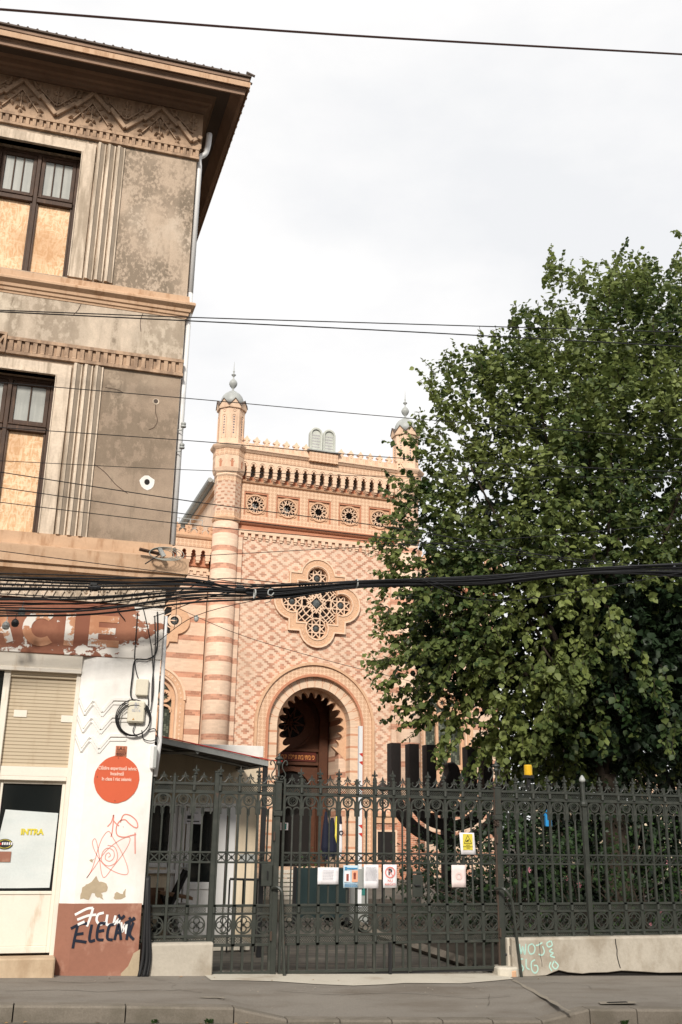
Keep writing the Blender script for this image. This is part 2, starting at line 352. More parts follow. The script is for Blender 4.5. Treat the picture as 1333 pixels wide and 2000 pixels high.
def empty(name,loc=(0,0,0),rz=0,label=None,cat=None,group=None,parent=None):
    o=bpy.data.objects.new(name,None); col.objects.link(o); o.location=loc; o.rotation_euler=(0,0,rz); o.empty_display_size=.1
    if parent: o.parent=parent
    return tag(o,label,cat,group)
def copy_tree(o,parent=None,loc=None):
    c=o.copy(); col.objects.link(c)
    if parent: c.parent=parent
    if loc is not None: c.location=loc
    for ch in list(o.children): copy_tree(ch,c)
    return c
def inst(o,parent,loc,scale=None):
    c=o.copy(); col.objects.link(c); c.parent=parent; c.location=loc
    if o.name.startswith(('fleur','cresting')): c.rotation_euler=(rnd.uniform(-.012,.012),rnd.uniform(-.006,.006),rnd.uniform(-.12,.12))
    if o.name.startswith('thin_bar'): c.rotation_euler=(rnd.uniform(-.006,.006),rnd.uniform(-.004,.004),rnd.uniform(-.3,.3))
    if scale: c.scale=scale
    return c
def text(body,size,align='CENTER',extr=.002,weight=0,spacing=1):
    cu=bpy.data.curves.new('t','FONT'); cu.body=body; cu.size=size; cu.align_x=align; cu.align_y='CENTER'; cu.extrude=extr; cu.offset=weight; cu.space_line=spacing; cu.resolution_u=3
    o=bpy.data.objects.new('t',cu); me=bpy.data.meshes.new_from_object(o); bpy.data.objects.remove(o); 
    return me
def textobj(name,body,size,loc,m,parent,align='CENTER',weight=0,sx=1,rot=0,spacing=1):
    me=text(body,size,align,.002,weight,spacing); me.materials.clear(); me.materials.append(Mt[m] if isinstance(m,str) else m)
    o=bpy.data.objects.new(name,me); col.objects.link(o); o.parent=parent; o.location=loc; o.rotation_euler=(PI/2,rot,0); o.scale=(sx,1,1); return o
def smoothpts(P,k=5):
    "Catmull-Rom through the points"
    P=[Vector(p) for p in P]; Q=[P[0]*2-P[1]]+P+[P[-1]*2-P[-2]]; out=[]
    for i in range(1,len(Q)-2):
        a,b,c,d=Q[i-1:i+3]
        for j in range(k):
            t=j/k; out.append(.5*((2*b)+(c-a)*t+(2*a-5*b+4*c-d)*t*t+(3*b-a-3*c+d)*t**3))
    out.append(P[-1]); return out
def stroke(mb,pts,w,y,sm=True,t=.003):
    P=smoothpts([(a,0,b) for a,b in pts],5) if sm and len(pts)>2 else [Vector((a,0,b)) for a,b in pts]
    A=[];B=[]
    for i,p in enumerate(P):
        d=(P[min(i+1,len(P)-1)]-P[max(i-1,0)]); l=d.length or 1; n=Vector((-d.z/l,0,d.x/l))*w/2
        A.append((p.x+n.x,p.z+n.z)); B.append((p.x-n.x,p.z-n.z))
    mb.band(A,B,y-t,y)
# ---------------- ground ----------------
def G(x): return .096-.022*max(-9,min(13,x))
def KY(x): return -2.03-.085*x          # road edge of the kerb
def drop(x): # dropped kerb in front of the gate
    def sm(t): t=max(0,min(1,t)); return t*t*(3-2*t)
    return .105*sm((x-1.72)/.35)*sm((5.25-x)/.28)
def sheet(name,xs,ys,zf,m,yf=None):
    b=MB(); n=len(xs)
    vs=[(x,(yf(x,y) if yf else y),zf(x,y)) for y in ys for x in xs]
    fs=[(j*n+i,j*n+i+1,(j+1)*n+i+1,(j+1)*n+i) for j in range(len(ys)-1) for i in range(n-1)]
    b.add(vs,fs); return tag(b.build(name,m,smooth=True),kind='structure')
XS=[-60,-9]+[-4,-2,-1,0,1]+[1.4+.15*i for i in range(28)]+[5.8,6.5,8,13,60]
sheet('ground',[-900,-60,-9,13,60,900],[-900,-60,0,60,1500],lambda x,y:G(x)-.22,'soil')
sheet('road',XS,[-11.5,-6,0],lambda x,y:G(x)-.13,'road',lambda x,y:y if y<0 else KY(x)+.03)
sheet('sidewalk',XS,[0,.25,.5,.75,1],lambda x,y:G(x)-drop(x)*max(0,(y-.5)*2)**1.2-.002,'asphalt',lambda x,t:.3+(KY(x)+.17-.3)*t)
kb=MB(); x=-9.0
while x<14:
    L_=.98 if not(1.6<x<5.3) else .5
    a,b=x+.006,x+L_-.006; pr=[]
    for q in (a,b):
        z=G(q)-drop(q); y=KY(q)
        pr.append([(q,y,z-.3),(q,y+.005,z-.012),(q,y+.02,z+.006),(q,y+.175,z+.008),(q,y+.18,z-.3)])
    vs=pr[0]+pr[1]; kb.add(vs,[(i,(i+1)%5,(i+1)%5+5,i+5) for i in range(5)]+[(4,3,2,1,0),(5,6,7,8,9)]); x+=L_
tag(kb.build('kerb','kerb'),kind='structure')
ap=[(1.80,-.10),(1.82,-.50),(2.1,-.5),(2.52,-.58),(2.93,-.79),(3.31,-.9),(3.7,-.82),(3.97,-.72),(4.63,-.76),(5.09,-.58),(5.43,-.42),(5.5,-.1)]
b=MB(); b.add([(p[0],p[1],G(p[0])+.005) for p in ap]+[(p[0],.12,G(p[0])+.005) for p in ap],[(i,i+1,i+1+len(ap),i+len(ap)) for i in range(len(ap)-1)])
tag(b.build('concrete_apron','apron'),kind='structure')
b=MB(); A=[(5.40+(5.02-5.40)*t/12+rnd.uniform(-.012,.012),-.5-2.05*t/12) for t in range(13)]; wd_=[rnd.uniform(.012,.04) for t in A]
b.add([(p[0]-w_,p[1],G(p[0])+.004) for p,w_ in zip(A,wd_)]+[(p[0]+w_,p[1]-.02,G(p[0])+.004) for p,w_ in zip(A,wd_)],[(i,i+1,i+14,i+13) for i in range(12)])
tag(b.build('cement_repair_strip','cement2'),kind='structure')
b=MB(); b.add([(p[0],p[1],G(p[0])+.005) for p in ((1.52,-1.62),(1.62,-1.66),(1.76,-1.65),(1.80,-1.60),(1.6,-1.57))],[(0,1,2,3,4)])
tag(b.build('cement_patch','cement2'),kind='structure')
sheet('courtyard_paving',[-6,-2,1,3,5.2],[.12,2,5,9,13],lambda x,y:G(x)-.004,'paving')
sheet('temple_forecourt',[-9,0,9,30],[13,17,26],lambda x,y:G(x)-.004,'paving')
sheet('garden_bed',[5.35,7,9,13,30],[.12,3,7,13],lambda x,y:G(x)+.05,'soil')
b=MB(); b.tube([(5.25,.5,G(5)+.05),(5.2,4,G(5)+.05),(5.6,8,G(5)+.05),(7,12,G(7)+.05)],.07,4)
tag(b.build('garden_kerb','kerb'),'low concrete edging between the dark paving and the garden bed','edging')
# cracks in the pavement, a manhole at the right kerb
for k,pts in enumerate(([(-.3,-1.15),(.2,-1.1),(.6,-1.22),(1.1,-1.12),(1.5,-1.2)],[(1.2,-.35),(1.4,-.7),(1.35,-1.0),(1.6,-1.3)],[(5.7,-.6),(6.1,-.9),(6.0,-1.4),(6.3,-1.9)],[(2.4,-1.1),(3.0,-1.3),(3.7,-1.25),(4.4,-1.5),(4.9,-1.45)],[(4.6,-.9),(4.7,-1.3),(4.5,-1.8)],[(0,-.5),(.5,-.62),(.9,-.55)])):
    P_=smoothpts([(a,c,0) for a,c in pts],6); b=MB(); rc_=random.Random(k); vs=[]
    for p in P_: q=rc_.uniform(.003,.008); o_=rc_.uniform(-.02,.02); vs+=[(p.x+o_,p.y-q+o_,G(p.x)+.0025-drop(p.x)*max(0,(p.y/-2.3-.5)*2)**1.2),(p.x+o_,p.y+q+o_,G(p.x)+.0025-drop(p.x)*max(0,(p.y/-2.3-.5)*2)**1.2)]
    b.add(vs,[(2*i,2*i+2,2*i+3,2*i+1) for i in range(len(P_)-1)]); tag(b.build('pavement_crack','road'),kind='structure')
b=MB(); b.add([(5.55,-2.22,G(5.6)+.012),(5.95,-2.25,G(5.6)+.012),(6.0,-2.12,G(5.6)+.012),(5.6,-2.08,G(5.6)+.012)],[(0,1,2,3)]); tag(b.build('drain_slot_rim','cement2'),kind='structure')
b=MB(); b.box(5.66,5.88,-2.19,-2.15,G(5.6)+.01,G(5.6)+.018); tag(b.build('drain_slot','darkmetal'),'small dark drain slot in the pavement edge at the right kerb','drain')
b=MB(); rg=random.Random(2)
for i in range(26):
    x=rg.uniform(-.3,6.4); y=rg.choice([KY(x)-.03-rg.random()*.08,-.25-rg.random()*.3]); z=G(x)+(.008 if y>-1 else -.12); a=rg.uniform(0,6.28); l=rg.uniform(.015,.03)
    b.add([(x,y,z),(x+l*math.cos(a+.5),y+l*math.sin(a+.5),z+.008),(x+1.6*l*math.cos(a),y+1.6*l*math.sin(a),z+.002),(x+l*math.cos(a-.5),y+l*math.sin(a-.5),z+.004)],[(0,1,2,3)])
tag(b.build('fallen_leaves',mat('dry_leaf',(.30,.17,.07),.8)),'few dry fallen leaves along the kerb and wall foot','litter',kind='stuff')
# grit, litter and small stones gathered at the kerb and wall foot
b=MB(); rg=random.Random(21)
for i in range(170):
    x=rg.uniform(-.6,6.6); wall=rg.random()<.35
    if wall: y=-.17-abs(rg.gauss(0,.09)) if x<1.1 or x>5.7 else -.95-abs(rg.gauss(0,.25)); z=G(x)+.003
    else: y=KY(x)-.01-abs(rg.gauss(0,.05)); z=G(x)-.128
    if not wall and rg.random()<.4: y=rg.uniform(KY(x)+.25,-.2); z=G(x)-drop(x)*.5+.003
    s_=rg.uniform(.003,.011); a=rg.uniform(0,6.28)
    b.add([(x+s_*math.cos(a),y+s_*math.sin(a),z),(x+s_*math.cos(a+2),y+s_*math.sin(a+2),z),(x+s_*math.cos(a+4),y+s_*math.sin(a+4),z),(x,y,z+s_*.8)],[(0,1,3),(1,2,3),(2,0,3)])
tag(b.build('street_grit','cement2'),'pale grit and small stones scattered along the kerb and wall foot','grit',kind='stuff')
# weeds in the gutter
def weed(x,y,z,n,h,label,group=None):
    b=MB(); r=random.Random(int(x*100))
    for i in range(n):
        a=r.uniform(0,2*PI); l=h*r.uniform(.5,1); dx,dy=math.cos(a)*l*.7,math.sin(a)*l*.5; p=Vector((x+r.uniform(-.03,.03),y,z)); w_=.006
        q=p+Vector((dx*.5,dy*.5,l*.7)); t=p+Vector((dx,dy,l*.8)); s_=Vector((-math.sin(a),math.cos(a),0))*w_
        b.add([p-s_,p+s_,q+s_*1.6,q-s_*1.6,t],[(0,1,2,3),(3,2,4)])
    return tag(b.build('weed','leaf3'),label,'weed','weeds in the gutter')
weed(1.05,KY(1.05)-.03,G(1)-.125,16,.045,'small green weed at the foot of the kerb below the brown-pink pillar')
weed(1.55,KY(1.55)-.03,G(1.5)-.125,22,.055,'spreading green weed at the foot of the kerb just left of its dropped part')
weed(5.62,KY(5.62)-.03,G(5.6)-.125,24,.06,'green weed tuft where the kerb rises again on the right')
# ---------------- houses across the street (behind the viewpoint) ----------------
def across(x0,x1,h,label):
    e=empty('street_house',(x0,-14.6,0),0,label,'building')
    b=MB(); b.box(0,x1-x0,-9,0,-.2,h); b.build('wall','beigehouse',e)
    b=MB(); b.box(-.2,x1-x0+.2,-9,.5,h,h+.4); b.build('roof','rooft',e)
    n=int((x1-x0)/2.4); fl_=int(h/3.3)
    w0=None
    for i in range(n):
        for j in range(fl_):
            if w0 is None:
                b=MB(); b.box(-.55,.55,.0,.03,0,1.7); w0=b.build('window','glass',e); w0.location=(1.2+2.4*i,0,1.1+3.3*j)
            elif i*fl_+j<95: inst(w0,e,(1.2+2.4*i,0,1.1+3.3*j))
Mt['beigehouse']=mat('beige_house_plaster',(.55,.49,.41),.9)
across(-45,-9.1,5.6,'lower row house across the street, behind the viewpoint and left of the tall one')
across(-9,26,7.0,'taller house across the street, right behind the viewpoint')
sheet('far_sidewalk',[-60,-9,13,60],[-14.7,-11.5],lambda x,y:G(x)-.002,'asphalt')
# ---------------- corner building ----------------
FY=-.10
BX=1.07
bld=empty('corner_building',(0,0,0),0,'old three storey corner building with boarded windows, stained plaster and a peeling shop sign','building')
def P(mb,name,m,parent=bld,**k): return mb.build(name,m,parent,**k)
X0=-5.0
# side leans: right wall runs back towards -x
def backx(y): return BX-.056*(y-FY)
core=MB()   # mass behind the front
core.prismz([(X0,FY+.42),(BX-.03,FY+.42),(backx(9)-.03,9),(X0,9)],-.3,11.7)
P(core,'rear_mass','plaster')
holes=[(-1.63,-.53,8.6,10.58),(-3.9,-2.8,8.6,10.58)]
holes2=[(-1.63,-.53,5.02,7.14),(-3.9,-2.8,5.02,7.14)]
def wallpanel(mb,x0,x1,z0,z1,hs,y0=FY,y1=FY+.42):
    hs=sorted(hs); x=x0
    for h in hs:
        if h[0]>x: mb.box(x,h[0],y0,y1,z0,z1)
        if h[2]>z0: mb.box(h[0],h[1],y0,y1,z0,h[2])
        if h[3]<z1: mb.box(h[0],h[1],y0,y1,h[3],z1)
        x=h[1]
    if x<x1: mb.box(x,x1,y0,y1,z0,z1)
b=MB(); wallpanel(b,X0,BX-.005,8.45,10.82,holes); P(b,'upper_wall','plaster')
b=MB(); b.box(X0,BX-.005,FY,FY+.42,7.55,8.45); P(b,'spandrel_wall','streak')
b=MB(); wallpanel(b,X0,BX-.005,4.85,7.55,holes2); P(b,'middle_wall','plaster2')
def hole(mb,x,z,r): 
    mb.prism([(x+r*q*math.cos(2*PI*i/13),z+r*q*math.sin(2*PI*i/13)) for i in range(13) for q in [1+.3*rnd.random()]],FY-.004,FY)
b=MB(); hole(b,.73,5.82,.085); P(b,'plaster_patch','white')
b=MB(); b.prism([(.73+.035*math.cos(2*PI*i/9),5.83+.04*math.sin(2*PI*i/9)) for i in range(9)],FY-.008,FY-.0045); P(b,'wall_hole','dark')
b=MB(); b.prism([(.76+.045*math.cos(2*PI*i/9),6.96+.045*math.sin(2*PI*i/9)) for i in range(9)],FY-.004,FY); P(b,'plaster_patch','trim')
b=MB(); b.prism([(.76+.03*math.cos(2*PI*i/9),6.965+.03*math.sin(2*PI*i/9)) for i in range(9)],FY-.008,FY-.0045); P(b,'wall_hole','rust')
for pts in ([(.76,6.92),(.77,6.8),(.80,6.7),(.77,6.6),(.70,6.55)],[(-.2,7.0),(-.21,6.9),(-.24,6.82),(-.22,6.75)],[(-.3,8.3),(-.34,8.15),(-.4,8.05)],[(.5,8.25),(.47,8.1),(.49,7.95)],[(.1,7.07),(.25,7.06),(.33,7.03)],[(.05,6.0),(.2,5.9),(.35,5.75),(.5,5.65)]):
    b=MB(); stroke(b,pts,.008,FY-.001,t=.002); P(b,'plaster_crack','wood')
# window surrounds + fluted pilasters
def surround(x0,x1,z0,z1,name):
    b=MB()
    # flat outer architrave
    w_=.185
    b.box(x1+.012,x1+w_,FY-.035,FY,z0,z1+.16); b.box(x0-w_,x0-.012,FY-.035,FY,z0,z1+.16)
    b.box(x0-.012,x1+.012,FY-.035,FY,z1+.02,z1+.16)
    # inner splay
    b.box(x1,x1+.012,FY-.05,FY+.1,z0,z1+.02); b.box(x0-.012,x0,FY-.05,FY+.1,z0,z1+.02); b.box(x0,x1,FY-.05,FY+.1,z1,z1+.02)
    P(b,name,'trim')
    for s_ in (1,-1):
        b=MB(); bx=(x1+w_) if s_>0 else (x0-w_)
        for i in range(3):
            a=(bx+.02 if s_>0 else bx-.41)+.132*i
            b.cur=0; b.prismz([(a,FY),(a+.012,FY-.06),(a+.045,FY-.06),(a+.05,FY)],z0,z1+.2)
            b.cur=1; b.prismz([(a+.0505,FY),(a+.0505,FY-.052),(a+.098,FY-.018),(a+.098,FY)],z0,z1+.2)  # right-facing slope: its shade is put into the dirty plaster colour
            b.cur=0; b.prismz([(a+.0985,FY),(a+.0985,FY-.03),(a+.114,FY-.03),(a+.118,FY)],z0,z1+.2)
        P(b,'fluted_pilaster',['trim','shadegrime'])
for h in holes: surround(*h,'window_surround')
for h in holes2: surround(*h,'window_surround')
# windows
def bigwindow(h,zt,n,boards=True):
    x0,x1,z0,z1=h; xm=(x0+x1)/2; y=FY+.16
    f=MB(); t=.05
    f.box(x0,x0+t,y,y+.07,z0,z1); f.box(x1-t,x1,y,y+.07,z0,z1); f.box(x0+t,x1-t,y,y+.07,z1-t,z1)
    f.box(xm-.028,xm+.028,y-.02,y+.07,z0,z1-t)
    f.box(x0+t,xm-.028,y-.03,y+.07,zt-.05,zt+.045); f.box(xm+.028,x1-t,y-.03,y+.07,zt-.05,zt+.045)
    f.box(x0+t,xm-.03,y-.045,y-.03,zt+.02,zt+.045); f.box(xm+.03,x1-t,y-.045,y-.03,zt+.02,zt+.045)
    fr=P(f,'window',('wood'),bevel=.006); tag(fr,'tall boarded window with dark wooden frame')
    for a,b_ in ((x0+t,xm-.028),(xm+.028,x1-t)):
        s_=MB(); q=.055
        s_.box(a+.004,a+q,y+.005,y+.05,zt+.05,z1-t-.004); s_.box(b_-q,b_-.004,y+.005,y+.05,zt+.05,z1-t-.004)
        s_.box(a+q,b_-q,y+.005,y+.05,zt+.05,zt+.05+q); s_.box(a+q,b_-q,y+.005,y+.05,z1-t-q-.004,z1-t-.004)
        for i in range(1,n): 
            xx=a+q+(b_-a-2*q)*i/n; s_.box(xx-.009,xx+.009,y+.012,y+.045,zt+.05+q,z1-t-q-.004)
        P(s_,'sash','wood',fr,bevel=.004)
        g=MB(); g.box(a+q,b_-q,y+.03,y+.036,zt+.05+q,z1-t-q); P(g,'pane','curtain' if boards else 'glass',fr)
        g=MB(); g.box(a,b_,y+.03,y+.045,z0,zt-.05); P(g,'board','osb',fr)
        j=MB(); j.box(a,a+.022,y-.004,y+.03,z0,zt-.05); j.box(b_-.022,b_,y-.004,y+.03,z0,zt-.05); P(j,'sash_stile','wood',fr)
for h in holes: bigwindow(h,9.81,3)
for h in holes2: bigwindow(h,6.44,2)
b=MB(); 
for h in holes+holes2: b.box(h[0],h[1],FY+.30,FY+.41,h[2],h[3])
P(b,'room_backing','dark')
# ledges (profiles in y,z) returning round the corner
def ledge(name,prof,m,x1=BX,sx=1,**k):
    b=MB()
    # front run + mitred return to the right
    mo=max(-(p[0]) for p in prof)
    n=len(prof); vs=[]
    for (d,z) in prof: vs.append((X0,FY+d,z))
    for (d,z) in prof: vs.append((x1-d*sx,FY+d,z))
    for (d,z) in prof: vs.append((backx(8)-d*sx,8,z))
    fs=[(i,(i+1)%n,(i+1)%n+n,i+n) for i in range(n)]+[(i+n,(i+1)%n+n,(i+1)%n+2*n,i+2*n) for i in range(n)]
    fs+=[tuple(range(n-1,-1,-1)),tuple(range(2*n,3*n))]
    b.add(vs,fs); return P(b,name,m,**k)
ledge('string_course',[(.05,8.57),(-.03,8.57),(-.035,8.47),(-.10,8.45),(-.115,8.43),(-.115,8.40),(-.06,8.36),(-.055,8.32),(-.035,8.31),(-.03,8.27),(-.012,8.26),(-.008,8.235),(.05,8.235)],'ochre')
ledge('string_course',[(.05,5.02),(-.035,5.02),(-.04,4.87),(-.16,4.82),(-.235,4.80),(-.235,4.60),(-.20,4.59),(-.20,4.53),(-.10,4.50),(-.05,4.47),(.05,4.47)],'ochre')
# dentil bands
def dentils(z0,z1,pitch,x0,x1,m,proj):
    b=MB(); h=z1-z0
    b.box(x0,x1,FY-proj,FY+.02,z1-.045,z1); b.box(x0,x1,FY-proj,FY+.02,z0,z0+.04)
    b.box(x0,x1,FY-.008,FY+.02,z0+.04,z1-.045)
    x=x1-.012
    while x>x0+.05:
        b.box(x-pitch*.52,x,FY-proj*.82,FY-.008,z0+.04,z1-.045)
        b.prismx([(FY-proj*.82,z0+.04),(FY-proj*.82,z0+.06),(FY-proj*1.05,z0+.041)],x-pitch*.5,x-.004); x-=pitch
    P(b,'dentil_band',m)
dentils(10.82,11.02,.0905,X0,BX+.025,'dent',.045)
dentils(7.36,7.60,.0985,-1.17,BX+.015,'dent',.045)
b=MB(); cx0,cx1=-1.62,-1.18
b.box(cx1-.03,cx1,FY-.06,FY,7.36,7.64); b.box(cx0,cx1-.03,FY-.06,FY,7.61,7.64); b.box(cx0,cx1-.03,FY-.06,FY,7.36,7.39)
for i in range(4):
    b.bar((cx1-.03-.1*i-.1,7.39),(cx1-.03-.1*i,7.61),.025,FY-.045,FY); b.bar((cx1-.03-.1*i-.1,7.61),(cx1-.03-.1*i,7.39),.025,FY-.04,FY)
P(b,'ornament_panel','dent')
# leafy zigzag frieze
b=MB(); b.box(X0,BX+.045,FY-.02,FY+.4,11.02,11.62); P(b,'frieze_ground','frieze')
fz=FY-.02
def leafel(b,x,z,a,l,w_):
    ca,sa=math.cos(a),math.sin(a); L_=[]
    pts=[(0,0),(.25,.5),(.55,.55),(1,0),(.55,-.55),(.25,-.5)]
    P_=[(x+ca*l*p-sa*w_*q,z+sa*l*p+ca*w_*q) for p,q in pts]
    top=[(x+ca*l*.1,fz-.03,z+sa*l*.1),(x+ca*l*.6,fz-.06,z+sa*l*.6)]
    vs=[(p[0],fz-.016,p[1]) for p in P_]+[(p[0],fz,p[1]) for p in P_]+top
    fs=[(0,1,12),(1,2,13,12),(2,3,13),(3,4,13),(4,5,12,13),(5,0,12)]+[(i,i+6,(i+1)%6+6,(i+1)%6) for i in range(6)]
    b.add(vs,fs)
z=MB(); lf=MB()
for k in range(-5,2):
    lo=.02+.955*k; hi=lo-.475; hi2=lo+.475
    def zz(p,q,w_=.06):
        # stroke with a jog in the middle
        m1=(p[0]+(q[0]-p[0])*.54,p[1]+(q[1]-p[1])*.54); m2=(p[0]+(q[0]-p[0])*.42,p[1]+(q[1]-p[1])*.42)
        z.bar(p,m1,w_,fz-.055,fz); z.bar((m2[0]+(.05 if q[0]>p[0] else .05),m2[1]+.0),q,w_,fz-.065,fz)
    if k<1: zz((lo,11.10),(hi2,11.57),.058)
    if lo<BX: zz((hi,11.58),(lo,11.09),.06)
    if k==1: zz((lo,11.10),(lo+.12,11.2),.058)
    def spray(x0_,z0_,x1_,z1_,n):
        if max(x0_,x1_)>BX+.03: return
        lf.bar((x0_,z0_),(x1_,z1_),.014,fz-.035,fz); ang=math.atan2(z1_-z0_,x1_-x0_)
        for i in range(n):
            t=(i+.6)/n; xx=x0_+(x1_-x0_)*t; zz2=z0_+(z1_-z0_)*t
            for sg in (1,-1):
                aa=ang+sg*(.95-.25*t); ex=xx+.1*math.cos(aa); ez=zz2+.1*math.sin(aa)
                if ex>BX+.03 or ez<11.035 or ez>11.60: continue
                leafel(lf,xx,zz2,aa,.105,.046)
        if x1_+.1<BX+.05: leafel(lf,x1_,z1_,ang,.11,.05)
    pk=hi
    spray(pk,11.42,pk-.24,11.09,3); spray(pk,11.42,pk+.24,11.09,3); spray(pk,11.36,pk,11.12,2)
    spray(lo-.02,11.26,lo-.28,11.52,3); spray(lo+.02,11.26,lo+.27,11.52,3); spray(lo,11.25,lo,11.48,2)
P(z,'zigzag_moulding','frieze',bevel=.006); P(lf,'carved_leaves','frieze')
# eave
ledge('cornice_cove',[(.3,11.62),(-.05,11.62),(-.06,11.66),(-.10,11.68),(-.11,11.72),(-.15,11.735),(-.17,11.80),(-.26,11.90),(-.40,11.93),(.3,11.93)],'soffit')
E_=.68
ledge('eave',[(.2,11.935),(-.40,11.935),(-.56,11.70),(-.60,11.60),(-E_+.03,11.575),(-E_+.03,11.64),(-E_,11.66),(-E_,11.76),(-E_-.03,11.78),(-E_-.03,11.83),(.2,11.95)],'soffit',sx=.84)
b=MB(); e=E_+.06; ex_=.62; b.add([(X0,FY-e,11.835),(BX+ex_,FY-e,11.835),(backx(8)+ex_,8,11.835),(X0,8,11.835),(X0,4,13.6),(-1.5,4,13.6),(X0,FY-e,11.86),(BX+ex_,FY-e,11.86),(backx(8)+ex_,8,11.86)],[(0,1,7,6),(1,2,8,7),(6,7,5,4),(7,8,5),(0,3,2,1)])
x=X0
while x<BX+ex_: b.tube([(x,FY-e-.003,11.856),(x,FY-e+.12,11.895)],.018,6); x+=.125
y=FY-e
while y<5: b.tube([(backx(y)+ex_+.003,y,11.856),(backx(y)+ex_-.12,y,11.895)],.018,6); y+=.16
P(b,'roof','rooft')
# fascia board catches light
ledge('fascia',[(-E_-.031,11.66),(-E_-.045,11.66),(-E_-.045,11.745),(-E_-.031,11.745)],'ochre',sx=.84)
# downpipe
b=MB(); px=BX+.045
b.tube(smoothpts([(px+.12,FY+.12,11.42),(px+.11,FY+.12,11.22),(px+.075,FY+.11,11.05),(px-.01,FY+.1,10.95),(px,FY+.1,10.80)],4)+[Vector((px,FY+.1,8.7))],.042,8)
b.tube([(px,FY+.1,8.72),(px,FY+.1,5.05)],.04,8)
b.tube([(px-.02,FY+.06,4.12),(px-.012,FY+.06,3.56),(px+.015,FY+.06,2.6),(px-.01,FY+.06,2.2)],.026,8)
P(b,'downpipe','pvc',smooth=True)
for zz_,dx in ((6.66,.0),(6.36,.0)):
    b=MB(); xx=BX+.04
    b.tube(smoothpts([(xx-.04,FY+.03,zz_-.05),(xx+.01,FY,zz_-.06),(xx+.03,FY-.01,zz_-.02),(xx+.03,FY-.01,zz_+.0)],4),.007,6)
    b.lathe([(.012,zz_-.03),(.036,zz_-.02),(.036,zz_+.0),(.022,zz_+.01),(.033,zz_+.02),(.033,zz_+.04),(.012,zz_+.05)],xx+.03,FY-.01,12)
    P(b,'insulator','zinc',smooth=False)
# ---- shop level ----
b=MB(); b.box(X0,BX-.005,FY-.03,FY+.4,4.22,4.47); P(b,'ornament_frieze','trim')
b=MB(); x=BX-.06
while x>X0:
    for s_ in (1,-1): b.bar((x-.1,4.24+.1-.1*s_),(x-.1+.1*1,4.34+.1*s_),.018,FY-.05,FY-.03); b.bar((x-.1,4.24+.1-.1*s_),(x-.2,4.34+.1*s_),.018,FY-.05,FY-.03)
    leafel(b,x-.1,4.3,PI/2,.1,.05); x-=.2
b2=P(b,'ornament_relief','trim')
b=MB(); b.box(X0,BX-.01,FY+.0,FY+.4,4.17,4.22); b.box(X0,BX+.002,FY-.012,FY+.4,3.56,4.17); sg=P(b,'sign_band','signband',bevel=.008)
b=MB()
def rect(x0,x1,z0,z1): b.box(x0,x1,FY-.018,FY-.012,z0,z1)
rect(.19,.30,3.68,4.06); rect(.3,.53,3.98,4.06); rect(.3,.50,3.835,3.915); rect(.3,.55,3.68,3.765)      # E
P(b,'letter_e','letter',sg)
b=MB(); rect(-.09,.02,3.67,4.06); P(b,'letter_i','letter',sg)
b=MB(); b.ring(-.36,3.86,.115,.215,FY-.018,FY-.012,22,R(50),R(310)); P(b,'letter_c','letter',sg)
b=MB(); b.bar((-.98,3.67),(-.84,4.06),.09,FY-.018,FY-.012); b.bar((-.70,3.67),(-.84,4.06),.09,FY-.0185,FY-.012); b.box(-.91,-.77,FY-.0175,FY-.012,3.77,3.84); P(b,'letter_a','letter',sg)
# pillar with bevel
b=MB()
b.prismz([(.31,FY),(BX-.005,FY),(BX-.005,FY+.42),(.15,FY+.42),(.15,FY+.06)],.80,3.36)
b.box(.15,BX-.006,FY+.0,FY+.42,3.36,3.56) if False else b.prismz([(.31,FY),(BX-.005,FY),(BX-.005,FY+.42),(.15,FY+.42),(.15,FY+.06)],3.36,3.56)
P(b,'pillar','white')
b=MB()
b.prismz([(.31,FY-.006),(BX-.02,FY-.006),(BX-.012,FY+.42),(.145,FY+.42),(.145,FY+.055)],-.1,.815)
P(b,'pillar_dado','dado')
b=MB(); b.prism([(.86,-.1),(BX-.002,-.1),(BX-.002,.34),(1.0,.30),(.95,.17),(.88,.10)],FY-.012,FY-.0065); P(b,'bare_render','bareplaster')
b=MB()
for dz in (0,-.2,-.42):
    pts=[(.335,3.05+dz),(.43,2.92+dz),(.54,3.07+dz),(.73,3.075+dz)]
    for off,w2_,d_ in ((0,.034,.016),(-.052,.026,.009)):
        for i in range(3): b.bar((pts[i][0],pts[i][1]+off),(pts[i+1][0],pts[i+1][1]+off),w2_,FY-d_-.001*i,FY)
    # bevel face part: same zigzag on the slanted side
    for off in (0,-.045):
        q=[(.157,FY+.054,3.08+dz+off),(.235,FY+.026,2.92+dz+off),(.312,FY-.001,3.04+dz+off),(.345,FY-.0,3.05+dz+off)]
        for i in range(2): b.tube([q[i],q[i+1]],.019,4)
P(b,'zigzag_relief','white')
# paint chips
def jag(pts,s_,k=3):
    out=[]
    for i in range(len(pts)):
        a,c=pts[i],pts[(i+1)%len(pts)]
        for j in range(k): t=j/k; out.append((a[0]+(c[0]-a[0])*t+rnd.uniform(-s_,s_),a[1]+(c[1]-a[1])*t+rnd.uniform(-s_,s_)))
    return out
for pts in ([(.37,.86),(.38,.98),(.45,1.02),(.52,1.1),(.56,1.04),(.64,1.03),(.66,.95),(.60,.93),(.62,.86),(.55,.88),(.5,.93),(.47,.86)],[(.73,.87),(.76,.93),(.83,.92),(.87,.98),(.86,.88),(.80,.85)],[(.44,1.27),(.49,1.29),(.47,1.24)]):
    b=MB(); b.prism(jag(pts,.009),FY-.002,FY+.001); P(b,'bare_render','bareplaster')
